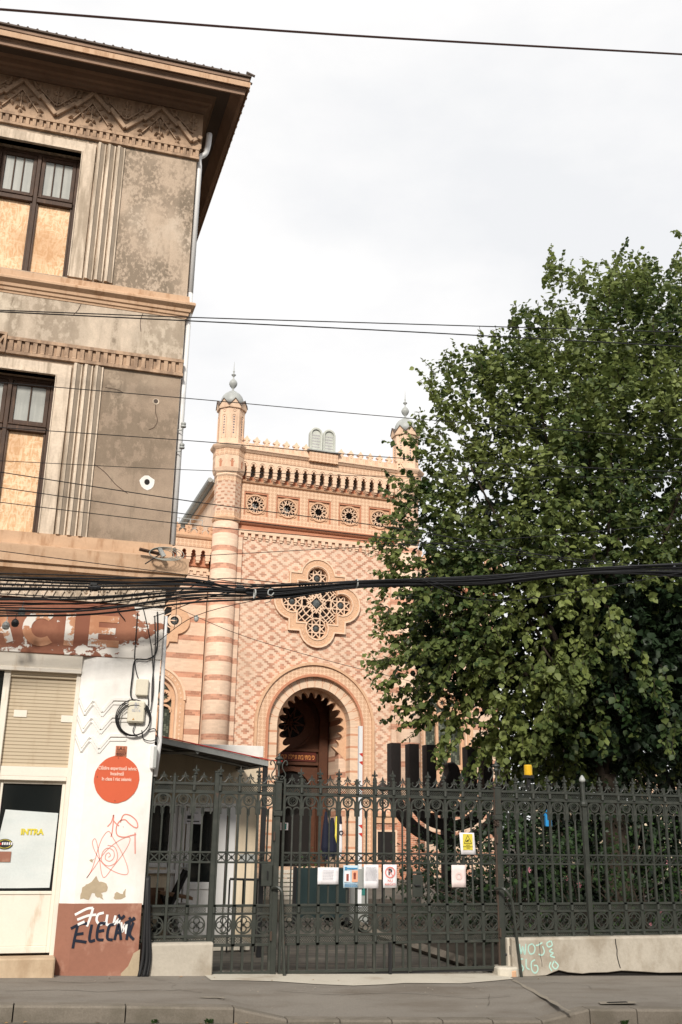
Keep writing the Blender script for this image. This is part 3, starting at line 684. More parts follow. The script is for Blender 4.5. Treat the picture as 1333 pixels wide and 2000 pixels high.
# ceiling band of the recess and shop front
b=MB(); b.prismx([(FY+.005,3.56),(FY+.045,3.40),(FY+.03,3.395),(FY+.03,3.355),(FY+.42,3.355),(FY+.42,3.56)],X0,.149); P(b,'shop_lintel','cream')
shop=MB(); SY=FY+.13
shop.box(.10,.15,SY-.05,FY+.42,.2,3.36); shop.box(-.72,-.645,SY-.05,SY+.1,.2,3.36); shop.box(-.645,.10,SY-.02,SY+.1,2.12,2.17)
P(shop,'shop_frame','cream',bevel=.006)
b=MB(); b.box(-.645,.10,SY,SY+.04,2.27,3.36); b.box(-.645,.10,SY-.03,SY,3.29,3.36); ro=P(b,'roller_shutter','shutter')
b=MB(); b.box(-.645,.105,SY-.02,SY+.02,2.17,2.275); P(b,'shutter_bottom_rail','cream',ro)
for x in (-.565,-.03+.0): b=MB(); b.box(x,x+.145,SY-.012,SY,2.83 if x<0 and x<-.2 else 2.79,2.91 if x<-.2 else 2.87); P(b,'shutter_lock','cream',ro)
dr=MB(); y=SY+.03
dr.box(-.645,-.59,y,y+.05,.3,2.12); dr.box(.06,.10,y,y+.05,.3,2.12); dr.box(-.59,.06,y,y+.05,2.085,2.12); dr.box(-.59,.06,y,y+.05,.3,.37)
dr.box(-.59,.06,y+.012,y+.045,.37,.90); dr.box(-.59,.06,y,y+.05,.90,.935)
dr=P(dr,'shop_door','cream',bevel=.005)
b=MB(); b.box(-.59,.06,y+.03,y+.036,.935,2.085); P(b,'pane','glass',dr)
b=MB(); b.add([(-.535,y+.024,1.80),(.045,y+.024,1.77),(.04,y+.024,1.3),(.03,y+.02,.97),(-.3,y+.026,.965),(-.59,y+.024,.965),(-.585,y+.022,1.4)],[(6,5,4,3,2,1,0)]); P(b,'paper_sheet',mat('cloudy_window_paper',(.56,.60,.59),.6,var=.14,sc=3,stain=(.66,.67,.65),ssc=(2,2,6),amt=.5,bump=0),dr)
textobj('yellow_lettering','INTRA',.085,(-.22,y+.018,1.56),'yellow',dr,weight=.004)
b=MB(); b.prism([(-.50+.085*math.cos(t*PI/12),1.43+.055*math.sin(t*PI/12)) for t in range(24)],y+.014,y+.018); P(b,'oval_sticker','ink',dr)
b=MB(); b.ring(0,0,.9,1,-.002,0,24); o=P(b,'sticker_rim','yellow',dr); o.location=(-.50,y+.0135,1.43); o.scale=(.075,1,.047)
b=MB(); b.disc(-.548,1.43,.012,y+.008,y+.0135); P(b,'sticker_dot','red',dr)
b=MB(); [b.box(-.53+.024*i,-.53+.024*i+.015,y+.008,y+.0135,1.42,1.448) for i in range(5)]; P(b,'sticker_lettering','paper',dr)
b=MB(); b.box(-.59,-.42,y+.014,y+.018,1.24,1.35); P(b,'notice','dado',dr)
# next window bay, mostly out of frame
b=MB(); b.box(X0,-.72,SY+.02,SY+.06,.8,3.36); P(b,'pane','glass')
b=MB(); b.box(X0,-.72,SY-.02,SY+.1,.0,.8); P(b,'stall_riser','white')
b=MB(); b.box(X0,.165,FY-.16,SY-.02,-.1,.285); P(b,'door_step',mat('worn_ochre_step',(.50,.385,.265),.9,var=.2,sc=2,stain=(.30,.2,.12),ssc=(4,4,2),amt=.7,th=.55),bevel=.015)
b=MB(); b.box(-1,.14,FY+.4,FY+.41,.3,3.4); P(b,'shop_backing','dark')
# graffiti
def gr(name,strokes,w_,m,y=FY-.001):
    b=MB(); 
    for i,s_ in enumerate(strokes): stroke(b,s_,w_,y-.0006*i,t=.002)
    return P(b,name,m)
gr('red_graffiti_bird',[[(.60,1.63),(.64,1.68),(.66,1.76),(.66,1.60),(.65,1.52)],[(.66,1.70),(.70,1.66),(.73,1.64)],[(.74,1.68),(.77,1.76),(.84,1.76),(.92,1.70),(.94,1.63),(.90,1.63),(.84,1.67),(.79,1.71),(.73,1.69),(.70,1.62),(.72,1.54),(.80,1.52),(.88,1.54),(.93,1.55)],[(.915,1.57),(.925,1.45),(.935,1.34)],[(.775,1.63),(.78,1.632)]],.012,'sprayred')
gr('red_graffiti_atom',[[(.42,1.08),(.50,1.2),(.60,1.36),(.74,1.48),(.85,1.52),(.86,1.46),(.80,1.34),(.70,1.2),(.62,1.09),(.58,1.13),(.54,1.3),(.50,1.45),(.47,1.5),(.45,1.45),(.50,1.34),(.60,1.22),(.74,1.14),(.86,1.12),(.86,1.2),(.78,1.36),(.68,1.5),(.62,1.58),(.56,1.52),(.52,1.4),(.49,1.25),(.46,1.15),(.42,1.08)],
  [(.64,1.30),(.66,1.32),(.64,1.35),(.61,1.33),(.61,1.28),(.66,1.26),(.70,1.30),(.69,1.37),(.62,1.40),(.57,1.35),(.57,1.26),(.64,1.21),(.72,1.24),(.74,1.32),(.70,1.41),(.62,1.43)]],.007,'sprayred')
gr('white_graffiti',[[(.33,.70),(.45,.76),(.52,.77)],[(.52,.77),(.50,.68),(.47,.58)],[(.36,.65),(.47,.69),(.56,.70)],[(.37,.60),(.44,.63)],[(.64,.72),(.58,.70),(.57,.64),(.61,.60),(.66,.62)],[(.68,.70),(.68,.60),(.74,.60)],[(.77,.69),(.76,.60),(.82,.66),(.80,.58)]],.026,'spraywhite',FY-.007)
gr('white_graffiti_fill',[[(.84,.62),(.86,.52),(.88,.60),(.9,.5)],[(.90,.60),(.91,.50)]],.022,'spraywhite',FY-.007)
gr('black_graffiti',[[(.30,.56),(.36,.59),(.42,.61),(.47,.61)],[(.37,.59),(.35,.46),(.34,.36)],[(.35,.50),(.44,.51)],[(.34,.44),(.42,.43),(.48,.42)],[(.52,.60),(.51,.44),(.57,.44)],[(.67,.61),(.60,.60),(.59,.46),(.66,.44)],[(.60,.53),(.66,.54)],[(.76,.60),(.71,.58),(.70,.46),(.76,.44)],[(.78,.44),(.81,.60),(.85,.44)],[(.79,.51),(.85,.52)],[(.88,.61),(.99,.66)],[(.93,.63),(.91,.44)],[(.97,.62),(.94,.5),(.99,.44)],[(.80,.70),(.83,.66),(.87,.69)],[(.92,.67),(.95,.64),(.98,.67)]],.029,'sprayblack',FY-.0085)
# ---------------- iron fence and gates ----------------
BP=.2375; IY=.0
def proto(mb,name,m='iron'): 
    me=mb.build(name,m); return me
protos=[]
def mk(name,f,m='iron',smooth=False):
    b=MB(); f(b); o=b.build(name,m,smooth=smooth); protos.append(o); return o
def f_bar(b):
    b.box(-.014,.014,-.014,.014,.79,2.02); b.box(-.02,.02,-.02,.02,.34,.79) ; b.box(-.017,.017,-.017,.017,2.15,2.235)
    for z0,z1 in ((2.055,2.118),(.70,.765),(.37,.44)): b.tube([(0,-.024,z0),(0,-.024,z1)],.022,8)
P_bar=mk('bar',f_bar)
def f_kick(b): b.box(-.013,.013,-.012,.012,.04,.345)
P_kick=mk('kick_bar',f_kick)
def f_thin(b): b.box(-.009,.009,-.009,.009,.785,1.80)
P_thin=mk('thin_bar',f_thin)
def fleur(b,z,s):
    b.tube([(0,0,z),(0,0,z+.25*s)],.012*s*6 if False else .014,6)
    b.prism([(-.018*s,z+.30*s),(-.10*s,z+.55*s),(0,z+1.0*s),(.10*s,z+.55*s),(.018*s,z+.30*s)],-.013,.013)
    for q in (1,-1):
        b.tube(smoothpts([(0,0,z+.22*s),(q*.12*s,0,z+.34*s),(q*.24*s,0,z+.42*s),(q*.33*s,0,z+.33*s),(q*.29*s,0,z+.24*s)],3),.008,5)
    b.box(-.03*s*6*.1-.008,.026,-.015,.015,z+.22*s,z+.30*s) if False else b.box(-.024,.024,-.016,.016,z+.20*s,z+.28*s)
def f_fin(b): b.lathe([(.018,2.235),(.026,2.24),(.026,2.252),(.012,2.262),(.012,2.275)],0,0,8); fleur(b,2.255,.10)
P_fin=mk('fleur_finial',f_fin)
def f_crest(b):
    s=.085; z=2.165
    b.tube([(0,0,2.15),(0,0,2.19)],.007,5)
    b.ring(0,2.228,.010,.018,-.006,.006,8)
    b.prism([(-.012,2.24),(0,2.275),(.012,2.24)],-.006,.006)
    for q in (1,-1):
        b.tube(smoothpts([(q*.006,0,2.245),(q*.012,0,2.215),(q*.05,0,2.165),(q*.085,0,2.163),(q*.10,0,2.195),(q*.088,0,2.212),(q*.078,0,2.20)],3),.0065,5)
        b.tube(smoothpts([(q*.004,0,2.20),(q*.025,0,2.222),(q*.038,0,2.212),(q*.034,0,2.20)],3),.006,5)
P_crest=mk('cresting_scroll',f_crest)
def lattice(b,x0,x1,z0,z1,n,rows=2):
    # small hexagon-like net of thin flat strips
    p=(x1-x0)/n
    for i in range(n):
        for r in range(rows):
            h=(z1-z0)/rows; a=x0+p*i; c=z0+h*r
            b.bar((a,c),(a+p,c+h),.0065,-.003,.003); b.bar((a,c+h),(a+p,c),.0065,-.0037,.0023)
GR=[mk('grille_strip',lambda b,z=z: lattice(b,-BP/2+.018,BP/2-.018,z[0],z[1],7)) for z in ((2.058,2.118),(.70,.758),(.375,.435))]
def quatre(b,cz,r,w,yy):
    for i in range(4):
        a=PI/2*i; b.ring(r*math.cos(a),cz+r*math.sin(a),r*.62,r*.62+w,-yy,yy,12,a-R(150),a+R(150))
def f_trac(b):
    h=BP/2-.014; cz=1.957
    # big round arch standing on the bars
    b.ring(0,1.925,h-.018,h-.001,-.011,.011,22,0,PI); b.box(-h+.001,-h+.018,-.011,.011,1.80,1.925); b.box(h-.018,h-.001,-.011,.011,1.80,1.925)
    b.ring(0,cz,.047,.062,-.013,.013,24); b.ring(0,cz,.062,.066,-.007,.007,24)
    quatre(b,cz,.021,.006,.006); b.star(0,cz,.024,.008,8,-.02,-.004)
    for q in (1,-1):
        c=q*.0525; b.ring(c,1.845,.034,.048,-.010,.010,14,0,PI)
        b.box(c+q*.034,c+q*.047,-.010,.010,1.79,1.845); b.box(c-q*.047,c-q*.034,-.010,.010,1.79,1.845)
    b.box(-.012,.012,-.010,.010,1.77,1.86)
P_trac=mk('arched_tracery',f_trac)
def f_stars(b):
    for c in (-BP/4,BP/4):
        w=BP/4-.013
        b.bar((c-w,1.262),(c+w,1.352),.010,-.005,.005); b.bar((c-w,1.352),(c+w,1.262),.010,-.0057,.0043)
        b.star(c,1.307,.040,.012,8,-.022,-.006,a=R(10))
    b.box(-.006,.006,-.008,.008,1.262,1.355)
P_stars=mk('star_strip',f_stars)
def f_med(b):
    cz=.57; b.ring(0,cz,.086,.102,-.010,.010,26)
    quatre(b,cz,.045,.012,.008); b.star(0,cz,.042,.013,8,-.03,-.008,a=R(12)); b.disc(0,cz,.012,-.022,.004,8)
P_med=mk('quatrefoil_medallion',f_med)
def bays(root,x0,n,gate,first=True,last=False,fins=None,bar_m=None,plain_first=False):
    "n bays from x0 (root at x0); main bars between"
    for i in range(n):
        c=BP*(i+.5)
        for p in (P_thin,P_crest,*GR,P_trac,P_stars,P_med): inst(p,root,(c,0,0))
        if gate: inst(P_kick,root,(c,0,0))
        if i>0:
            inst(P_bar,root,(BP*i,0,0)); inst(P_fin,root,(BP*i,0,0))
            if gate: inst(P_kick,root,(BP*i,0,0))
def rails(root,x0,x1,gate,z0=.39):
    for nm,a,c,d in (('top_rail',2.118,2.15,.02),('upper_rail',2.02,2.058,.02),('middle_rail',1.35,1.372,.015),('middle_rail',1.24,1.262,.015),('lower_rail',.762,.79,.02),('lower_rail',.675,.70,.018),('medallion_rail',.437,.465,.018),('bottom_rail',.34 if gate else .385,.372,.02)):
        if nm=='bottom_rail' and not gate: a,c=.392,.41
        b=MB(); b.box(x0,x1,-d,d,a,c); b.build(nm,'iron',root,bevel=.003)
    if gate:
        b=MB(); b.box(x0,x1,-.018,.018,.04,.075); b.build('foot_rail','iron',root,bevel=.003)
        b=MB(); b.box(x0,x1,-.006,.006,.015,.04); b.build('foot_plate','darkmetal',root)
_inst=inst; rw_=random.Random(9)
# left plinth + fence + its posts
pl=MB(); pl.prismx([(-.12,-.1),(-.12,.385),(-.10,.40),(.22,.40),(.22,-.1)],1.10,1.885); pl=pl.build('concrete_plinth','concrete',bevel=.012)
tag(pl,'short pale concrete plinth under the iron fence, beside the brown-pink pillar','low wall')
fl=empty('iron_fence',(1.12,0,0),0,'short section of dark iron fence on the left plinth, between white pillar and small gate','fence')
rails(fl,-.06,.70,False)
for i in range(3):
    c=BP*(i+.5)-.0
    for p in (P_thin,P_crest,*GR,P_trac,P_med): inst(p,fl,(c-.02,0,0))
    if i: inst(P_stars,fl,(c-.02,0,0)); 
    if i==2: inst(P_bar,fl,(BP*2-.02,0,0)); inst(P_fin,fl,(BP*2-.02,0,0))
b=MB(); 
for c in (BP/4-.02,BP*3/4-.02): b.bar((c-.05,1.262),(c+.05,1.352),.014,-.006,.006); b.bar((c-.05,1.352),(c+.05,1.262),.014,-.007,.005)
b.build('plain_cross_strip','iron',fl)
for x in (-.03,BP-.02): b=MB(); b.box(x-.016,x+.016,-.03,.0,.40,2.22); b.prism([(x-.016,2.22),(x+.016,2.22),(x,2.26)],-.03,0); b.build('slim_post','iron',fl,bevel=.003)
# small gate
def post(name,x,w_,h,label,cat='post',group=None,m='iron',parent=None,d=.03,z0=None):
    e=empty(name,(x,0,0),0,label,cat,group)
    b=MB(); b.box(-w_/2,w_/2,-d,d,G(x)-.05 if z0 is None else z0,h); b.build('shaft',m,e,bevel=.004)
    return e
g1=post('square_gate_post',1.845,.055,2.27,'plain square iron post at the right end of the short plinth','post')
b=MB(); b.box(-.032,.032,-.035,.035,2.27,2.285); b.build('cap','iron',g1)
gate1=empty('pedestrian_gate',(1.885,0,0),0,'narrow iron pedestrian gate left of the tall gate post with lantern top','gate')
bays(gate1,1.885,3,True); inst(P_bar,gate1,(.0,0,0)); inst(P_fin,gate1,(.0,0,0))
rails(gate1,-.01,.665,True)
b=MB(); b.box(.655,.685,-.02,.02,.0,2.15); b.build('stile','iron',gate1,bevel=.003)
b=MB(); b.box(.535,.665,-.06,-.02,.99,1.24); b.build('lock_box','iron',gate1,bevel=.006)
b=MB(); b.box(.60,.61,-.085,-.06,1.07,1.16); b.build('handle','darkmetal',gate1)
# lantern-topped posts
def lampost(x,label):
    e=empty('gate_post',(x,0,0),0,label,'gate post','tall gate posts with wrought iron lantern scrolls')
    b=MB(); b.box(-.033,.033,-.035,.035,G(x)-.05,1.78); b.box(-.055,.055,-.05,.05,1.78,1.84); b.box(-.04,.04,-.04,.04,1.84,2.17)
    b.box(-.05,.05,-.045,.045,2.165,2.19); b.build('shaft','iron',e,bevel=.006)
    b=MB()
    b.lathe([(.016,2.19),(.012,2.23),(.03,2.245),(.014,2.26),(.014,2.37),(.032,2.385),(.04,2.41),(.02,2.425),(.05,2.445),(.058,2.452),(.03,2.475),(.012,2.49),(.016,2.505),(.003,2.52)],0,0,12)
    b.build('lantern_finial','iron',e,smooth=True)
    for q in (1,-1):
        b=MB(); b.tube(smoothpts([(q*.02,0,2.22),(q*.05,0,2.205),(q*.065,0,2.235),(q*.045,0,2.25),(q*.035,0,2.232)],4),.007,6)
        b.tube(smoothpts([(q*.02,0,2.205),(q*.07,0,2.22),(q*.085,0,2.27),(q*.05,0,2.33),(q*.045,0,2.38),(q*.075,0,2.43),(q*.10,0,2.42),(q*.105,0,2.385),(q*.09,0,2.38)],4),.008,6)
        b.build('scroll','iron',e,smooth=True)
    b=MB(); b.box(-.05,-.03,-.06,-.035,.4,.5); b.box(-.05,-.03,-.06,-.035,1.5,1.6); b.build('hinge','rust',e)
    return e
lampost(2.60,'tall iron gate post with scrolled lantern top left of the double gate')
lampost(5.495,'tall iron gate post with scrolled lantern top right of the double gate')
# double gate
gl=empty('gate_leaf',(2.665,0,0),0,'wide left leaf of the double iron gate, with white papers tied to it','gate')
off=2.892-2.665-BP
for i in range(7):
    c=off+BP*(i+.5)
    for p in (P_thin,P_crest,*GR,P_trac,P_stars,P_med,P_kick): inst(p,gl,(c if i else c+.012,0,0))
    if i>0: inst(P_kick,gl,(off+BP*i,0,0))
    if i>0:
        inst(P_bar,gl,(off+BP*i,0,0)); 
        if i!=4: inst(P_fin,gl,(off+BP*i,0,0))
rails(gl,0,1.60,True)
b=MB(); b.box(0,.028,-.022,.022,.03,2.22); b.build('stile','iron',gl,bevel=.003)
b=MB(); b.box(1.15,1.178,-.026,.022,.03,2.24); b.prism([(1.15,2.24),(1.178,2.24),(1.164,2.27)],-.02,.02); b.build('stile','iron',gl,bevel=.003)
b=MB(); b.box(1.34,1.375,-.05,-.02,-.02,.36); b.build('drop_bolt','darkmetal',gl)
gr2=empty('gate_leaf',(4.285,0,0),0,'right leaf of the double iron gate carrying the yellow camera warning','gate')
for i in range(5):
    c=.012+BP*(i+.5)
    for p in (P_thin,P_crest,*GR,P_trac,P_stars,P_med,P_kick): inst(p,gr2,(c,0,0))
    if i>0:
        for p in (P_bar,P_fin,P_kick): inst(p,gr2,(.012+BP*i,0,0))
rails(gr2,-.01,1.17,True)
b=MB(); b.box(-.03,.012,-.032,.025,.03,2.27); b.build('stile','iron',gr2,bevel=.003)
b=MB(); b.box(1.16,1.185,-.022,.022,.03,2.22); b.build('stile','rust',gr2,bevel=.003)
b=MB(); b.box(.03,.16,-.05,-.02,.86,1.12); b.box(.03,.15,-.052,-.02,1.13,1.16); b.build('lock_box','iron',gr2,bevel=.006)
b=MB(); b.tube([(.05,-.05,1.0),(.05,-.075,1.0),(.12,-.075,1.0)],.008,6); b.build('handle','darkmetal',gr2)
b=MB(); r_=random.Random(4)
b.tube([(1.16+r_.uniform(-.03,.05),-.04+r_.uniform(-.03,.03),1.74+r_.uniform(-.04,.05)) for i in range(40)],.004,4); b.build('chain','rust',gr2)
# right fence
fr=empty('iron_fence',(5.525,0,0),0,'iron fence section between the lantern gate post and the slim post with acorn top','fence')
for i in range(5):
    c=BP*(i+.5)-.0
    for p in (P_thin,P_crest,*GR,P_trac,P_stars,P_med): inst(p,fr,(c,0,0))
    if i>0: inst(P_bar,fr,(BP*i,0,0)); 
    if i not in (0,2): inst(P_fin,fr,(BP*i,0,0))
rails(fr,0,1.16,False)
b=MB(); b.box(0,.02,-.02,.02,.40,2.15); b.build('stile','iron',fr,bevel=.003)
mp_=empty('fence_post',(6.735,0,0),0,'iron fence post with collar and acorn top on the long cracked plinth','post')
b=MB(); b.box(-.03,.03,-.035,.03,.40,1.96); b.lathe([(.03,1.96),(.05,1.97),(.055,2.0),(.05,2.03),(.032,2.04),(.032,2.26),(.04,2.27),(.02,2.28)],0,-.01,10); b.build('shaft','iron',mp_,bevel=.004)
b=MB(); b.lathe([(.018,2.275),(.04,2.29),(.042,2.31),(.03,2.34),(.008,2.37)],0,-.01,12); b.build('acorn_finial','zinc',mp_,smooth=True)
f2=empty('iron_fence',(6.795,0,0),0,'long iron fence section right of the acorn-topped post, with leaves poking through','fence')
for i in range(12):
    c=BP*(i+.5)-.02
    for p in (P_thin,P_crest,*GR,P_trac,P_stars,P_med): inst(p,f2,(c,0,0))
    if i>0: inst(P_bar,f2,(BP*i-.02,0,0)); 
    if i>0 and i!=5: inst(P_fin,f2,(BP*i-.02,0,0))
rails(f2,-.03,2.9,False)
for o in protos: bpy.data.objects.remove(o)
# right plinth
pr_=empty('cracked_concrete_plinth',(0,0,0),0,'long cracked concrete plinth with mint green graffiti under the right fence','low wall')
b=MB(); xs=[5.56,5.75,6.0,6.1,6.18,6.3,6.5,6.6,6.85,7.05,7.3,7.6,8,9.8]
lo=[.0,.0,.015,.05,.075,.05,.035,.045,.05,.07,.06,.045,.05,.04]
n=len(xs); vs=[]
for x,l in zip(xs,lo): vs+=[(x,-.15,G(x)+l-.01),(x,-.15,.375),(x,-.13,.395),(x,.22,.395),(x,.22,G(x)+l-.03)]
fs=[]
for i in range(n-1):
    for k in range(5): fs.append((i*5+k,i*5+(k+1)%5,(i+1)*5+(k+1)%5,(i+1)*5+k))
fs+=[(0,1,2,3,4),tuple(range(n*5-1,n*5-6,-1))]
b.add(vs,fs); b.build('wall_block','concrete',pr_,bevel=.006)
b=MB(); b.box(5.6,9.8,-.10,.2,-.25,.1); b.build('dark_gap','dark',pr_)
b=MB(); b.box(5.535,5.60,-.08,.2,-.1,.392); b.build('end_face','apron',pr_,bevel=.01)
for pts,w_ in (([(6.985,.37),(6.99,.3),(7.0,.24),(6.995,.18),(7.01,.1),(7.03,.03)],.012),([(7.99,.37),(8.0,.28),(8.0,.2)],.007),([(5.93,.35),(5.935,.2),(5.95,.12),(5.95,.07)],.005)):
    b=MB(); stroke(b,pts,w_,-.151,t=.002); b.build('crack','dark',pr_)
b=MB()
S_=[[(5.66,.33),(5.675,.22),(5.70,.30),(5.725,.21),(5.745,.33)],[(5.83,.33),(5.785,.31),(5.775,.26),(5.80,.215),(5.85,.23),(5.865,.29),(5.83,.33)],[(5.97,.34),(5.90,.31),(5.88,.315)],[(5.97,.30),(5.99,.24),(5.96,.20),(5.91,.21)],
 [(5.70,.16),(5.65,.155),(5.67,.10),(5.70,.06),(5.67,.02),(5.64,.05)],[(5.74,.16),(5.74,.07),(5.78,.04)],[(5.86,.15),(5.81,.12),(5.81,.04),(5.85,.0),(5.89,.03),(5.885,.08),(5.84,.085)],
 [(6.08,.36),(6.03,.33),(6.05,.29),(6.10,.31),(6.09,.36)],[(6.10,.27),(6.06,.24),(6.11,.22),(6.07,.19),(6.13,.17)],[(6.12,.13),(6.17,.08),(6.13,.04),(6.09,.08),(6.12,.13)],[(6.07,.12),(6.05,.07),(6.08,.02)]]
for s_ in S_: stroke(b,[(x,z-.0) for x,z in s_],.016,-.151,t=.002)
b.build('mint_graffiti','spraymint',pr_)
bk=empty('broken_foot_block',(5.46,-.02,0),0,'low broken cement block at the foot of the right gate post','block')
b=MB(); b.prismz([(-.10,-.14),(.03,-.20),(.16,-.17),(.18,.1),(-.08,.1)],G(5.46)-.03,.075); b.build('block_body','apron',bk,bevel=.02)
b=MB(); b.prismz([(.04,-.205),(.13,-.19),(.12,-.1),(.05,-.12)],G(5.46)-.03,.05); b.build('brick_rubble','terra',bk,bevel=.02)
b=MB(); b.tube([(5.50,-.01,.2),(5.56,-.05,.2),(5.57,-.085,.21),(5.57,-.085,.30)],.016,6); tag(b.build('iron_stop_hook','darkmetal'),'black iron hook set in the end of the right plinth','hook')
# bent guard rails
def guard(name,x,y,z1,dx,label,foot):
    b=MB(); pts=smoothpts([(x-.10,-.05,z1-.01),(x-.05,y+.03,z1+.005),(x,y,z1-.04),(x+.012+dx*.05,y,z1-.14)],4)+[Vector((x+foot,y-.02,G(x)-.03))]
    b.tube(pts,.019,6); return tag(b.build('bent_guard_post','iron'),label,'guard post','bent iron guard posts')
guard('g',2.65,-.14,.98,0,'bent flat iron guard post leaning on the left gate post',.06)
guard('g',5.50,-.20,.965,1,'bent iron guard post leaning across the right plinth end',.14)
# black cable hoses at the pillar foot
for i,(dx,w_) in enumerate(((0,.022),(.045,.024),(.08,.018))):
    b=MB(); b.tube(smoothpts([(1.09+dx*.3,-.06,1.1),(1.095+dx*.4,-.10,.85),(1.10+dx*.7,-.13,.5),(1.10+dx,-.15,.25),(1.07+dx*1.1,-.17,G(1)-.02)],5),w_,7)
    tag(b.build('cable_conduit','black',smooth=True),['left one of three black cable hoses running into the pavement beside the pillar','middle one of three black cable hoses running into the pavement beside the pillar','right one of three black cable hoses, next to the short plinth'][i],'conduit','black hoses at the pillar foot')
# papers on the gate
def sheetpaper(x0,x1,z0,z1,name,label,cat,m='paper',y=-.034,skew=0):
    e=empty(name,((x0+x1)/2,y,(z0+z1)/2),0,label,cat,None)
    w_,h=(x1-x0)/2,(z1-z0)/2; b=MB(); n=6
    vs=[(-w_+2*w_*i/n+skew*(j/4-.5),.004*math.sin(i*1.3+j)-.004*(j==0),-h+2*h*j/4) for j in range(5) for i in range(n+1)]
    b.add(vs,[(j*(n+1)+i,j*(n+1)+i+1,(j+1)*(n+1)+i+1,(j+1)*(n+1)+i) for j in range(4) for i in range(n)])
    o=b.build('sheet',m,e,smooth=True); q=o.modifiers.new('thick','SOLIDIFY'); q.thickness=.002
    return e
def lines(e,x0,x1,z0,z1,n,m='ink',w_=.004,seed=1):
    b=MB(); r=random.Random(seed)
    for i in range(n):
        z=z1-(z1-z0)*(i+.5)/n; x=x0
        while x<x1-.01:
            l=r.uniform(.008,.022); b.box(x,min(x+l,x1),-.0095,-.0085,z-w_/2,z+w_/2); x+=l+.004
    return b.build('printed_lines',m,e)
greyink=mat('faded_grey_print',(.42,.42,.45),.7,bump=0)
e=sheetpaper(3.11,3.37,1.01,1.20,'paper_notice','landscape white paper notice with faint print, leftmost on the gate','notice'); lines(e,-.07,.07,-.05,.07,7,greyink,.004,3)
e=sheetpaper(3.43,3.62,.97,1.225,'poster','blue and pink poster on the gate between two white notices','poster',mat('pale_blue_poster',(.42,.53,.60),.5,bump=0))
b=MB(); b.box(-.085,-.01,-.011,-.008,-.06,.06); b.build('photo_panel','paper',e)
b=MB(); b.box(.01,.085,-.011,-.008,-.06,.07); b.build('photo_panel',mat('salmon_print',(.70,.35,.22),.5,bump=0),e)
b=MB(); b.box(-.06,-.03,-.0125,-.011,-.05,.03); b.disc(.045,.03,.018,-.0125,-.011,10); b.box(.03,.06,-.0125,-.011,-.03,.02); b.build('figure_print',mat('dark_red_print',(.25,.06,.04),.5,bump=0),e)
b=MB(); b.box(-.05,.08,-.011,-.008,.085,.10); b.box(-.08,-.05,-.011,-.008,.075,.11); b.build('title_print','blue',e); lines(e,-.08,.08,-.12,-.075,3,'blue',.006,5)
e=sheetpaper(3.69,3.875,.965,1.235,'paper_notice','portrait white notice full of small print, between the poster and the no parking sign','notice'); lines(e,-.075,.07,-.05,.11,12,greyink,.005,8)
e=sheetpaper(3.935,4.11,.97,1.235,'no_parking_sign','faded no parking sign with crossed letter P and red ring','sign','paper')
fr_=mat('faded_red_print',(.68,.22,.19),.5,bump=0)
b=MB(); b.ring(0,.045,.052,.066,-.0115,-.0085,24); b.build('red_ring',fr_,e); textobj('letter_p','P',.095,(0,-.009,.045),'ink',e,weight=.003)
b=MB(); b.bar((-.038,.085),(.038,.005),.007,-.0135,-.0118); b.build('red_slash',fr_,e)
textobj('lettering','NU',.045,(0,-.010,-.052),fr_,e); textobj('lettering','PARCAȚI',.034,(0,-.010,-.095),fr_,e)
e=sheetpaper(4.955,5.155,1.36,1.62,'camera_warning_sign','yellow camera surveillance warning on a white sheet, tied high on the right gate leaf','sign',skew=-.02)
b=MB(); b.box(-.065,.065,-.0115,-.0085,-.075,.115); b.build('yellow_panel','yellow',e)
b=MB(); 
for p,q in (((-.05,.0),(.05,.0)),((.05,.0),(0,.1)),((0,.1),(-.05,.0))): b.bar(p,q,.006,-.0135,-.012)
b.bar((-.022,.022),(.012,.045),.016,-.0135,-.012); b.bar((-.005,.02),(.02,.02),.005,-.0135,-.012); b.build('camera_symbol','ink',e)
textobj('lettering','ZONĂ\nSUPRAVEGHEATĂ\nVIDEO',.017,(0,-.012,-.038),'ink',e)
e=sheetpaper(4.83,5.02,.975,1.235,'paper_notice','faded pinkish notice below the yellow camera warning','notice','pink')
b=MB(); b.ring(0,.0,.022,.045,-.0105,-.0085,14); b.build('faded_print',mat('pale_rose_print',(.66,.50,.47),.6,bump=0),e)
# pillar fittings
e=empty('junction_box',(.87,FY,3.22),0,'narrow cream cable box, the upper one on the white pillar','box')
b=MB(); b.box(-.07,.07,-.06,0,-.1,.1); b.build('cover','boxgrey',e,bevel=.01); b=MB(); b.box(-.075,-.04,-.03,-.0,-.085,.09); b.build('side_flange','boxgrey',e,bevel=.004)
e=empty('junction_box',(.82,FY,2.93),0,'square cream cable box with lettering hanging inside the cable coil on the pillar','box')
b=MB(); b.box(-.1,.1,-.07,0,-.13,.125); b.build('cover','boxgrey',e,bevel=.018)
textobj('lettering','BU\n(R)\n02116',.04,(-.005,-.072,.05),greyink,e,weight=.001)
b=MB(); b.prism([(-.045,-.10),(-.015,-.10),(-.03,-.075)],-.072,-.07); b.build('warning_mark',mat('ochre_mark',(.4,.2,.05),.6,bump=0),e)
e=empty('cable_coil',(.79,FY-.03,2.86),0,'coil of black cable hanging around the lettered box on the pillar','cable')
for k in range(4):
    b=MB(); r=.205-.012*k; b.tube([(r*math.cos(2*PI*i/30)*(1+.02*k)+.004*k,-.012*k-.004*math.sin(i),r*1.03*math.sin(2*PI*i/30)-.01*k) for i in range(31)],.0065,5,caps=False); b.build('cable_loop','black',e,smooth=True)
e=empty('stamped_plate',(.685,FY,2.47),0,'small rusty red stamped plate above the round orange disc','plaque')
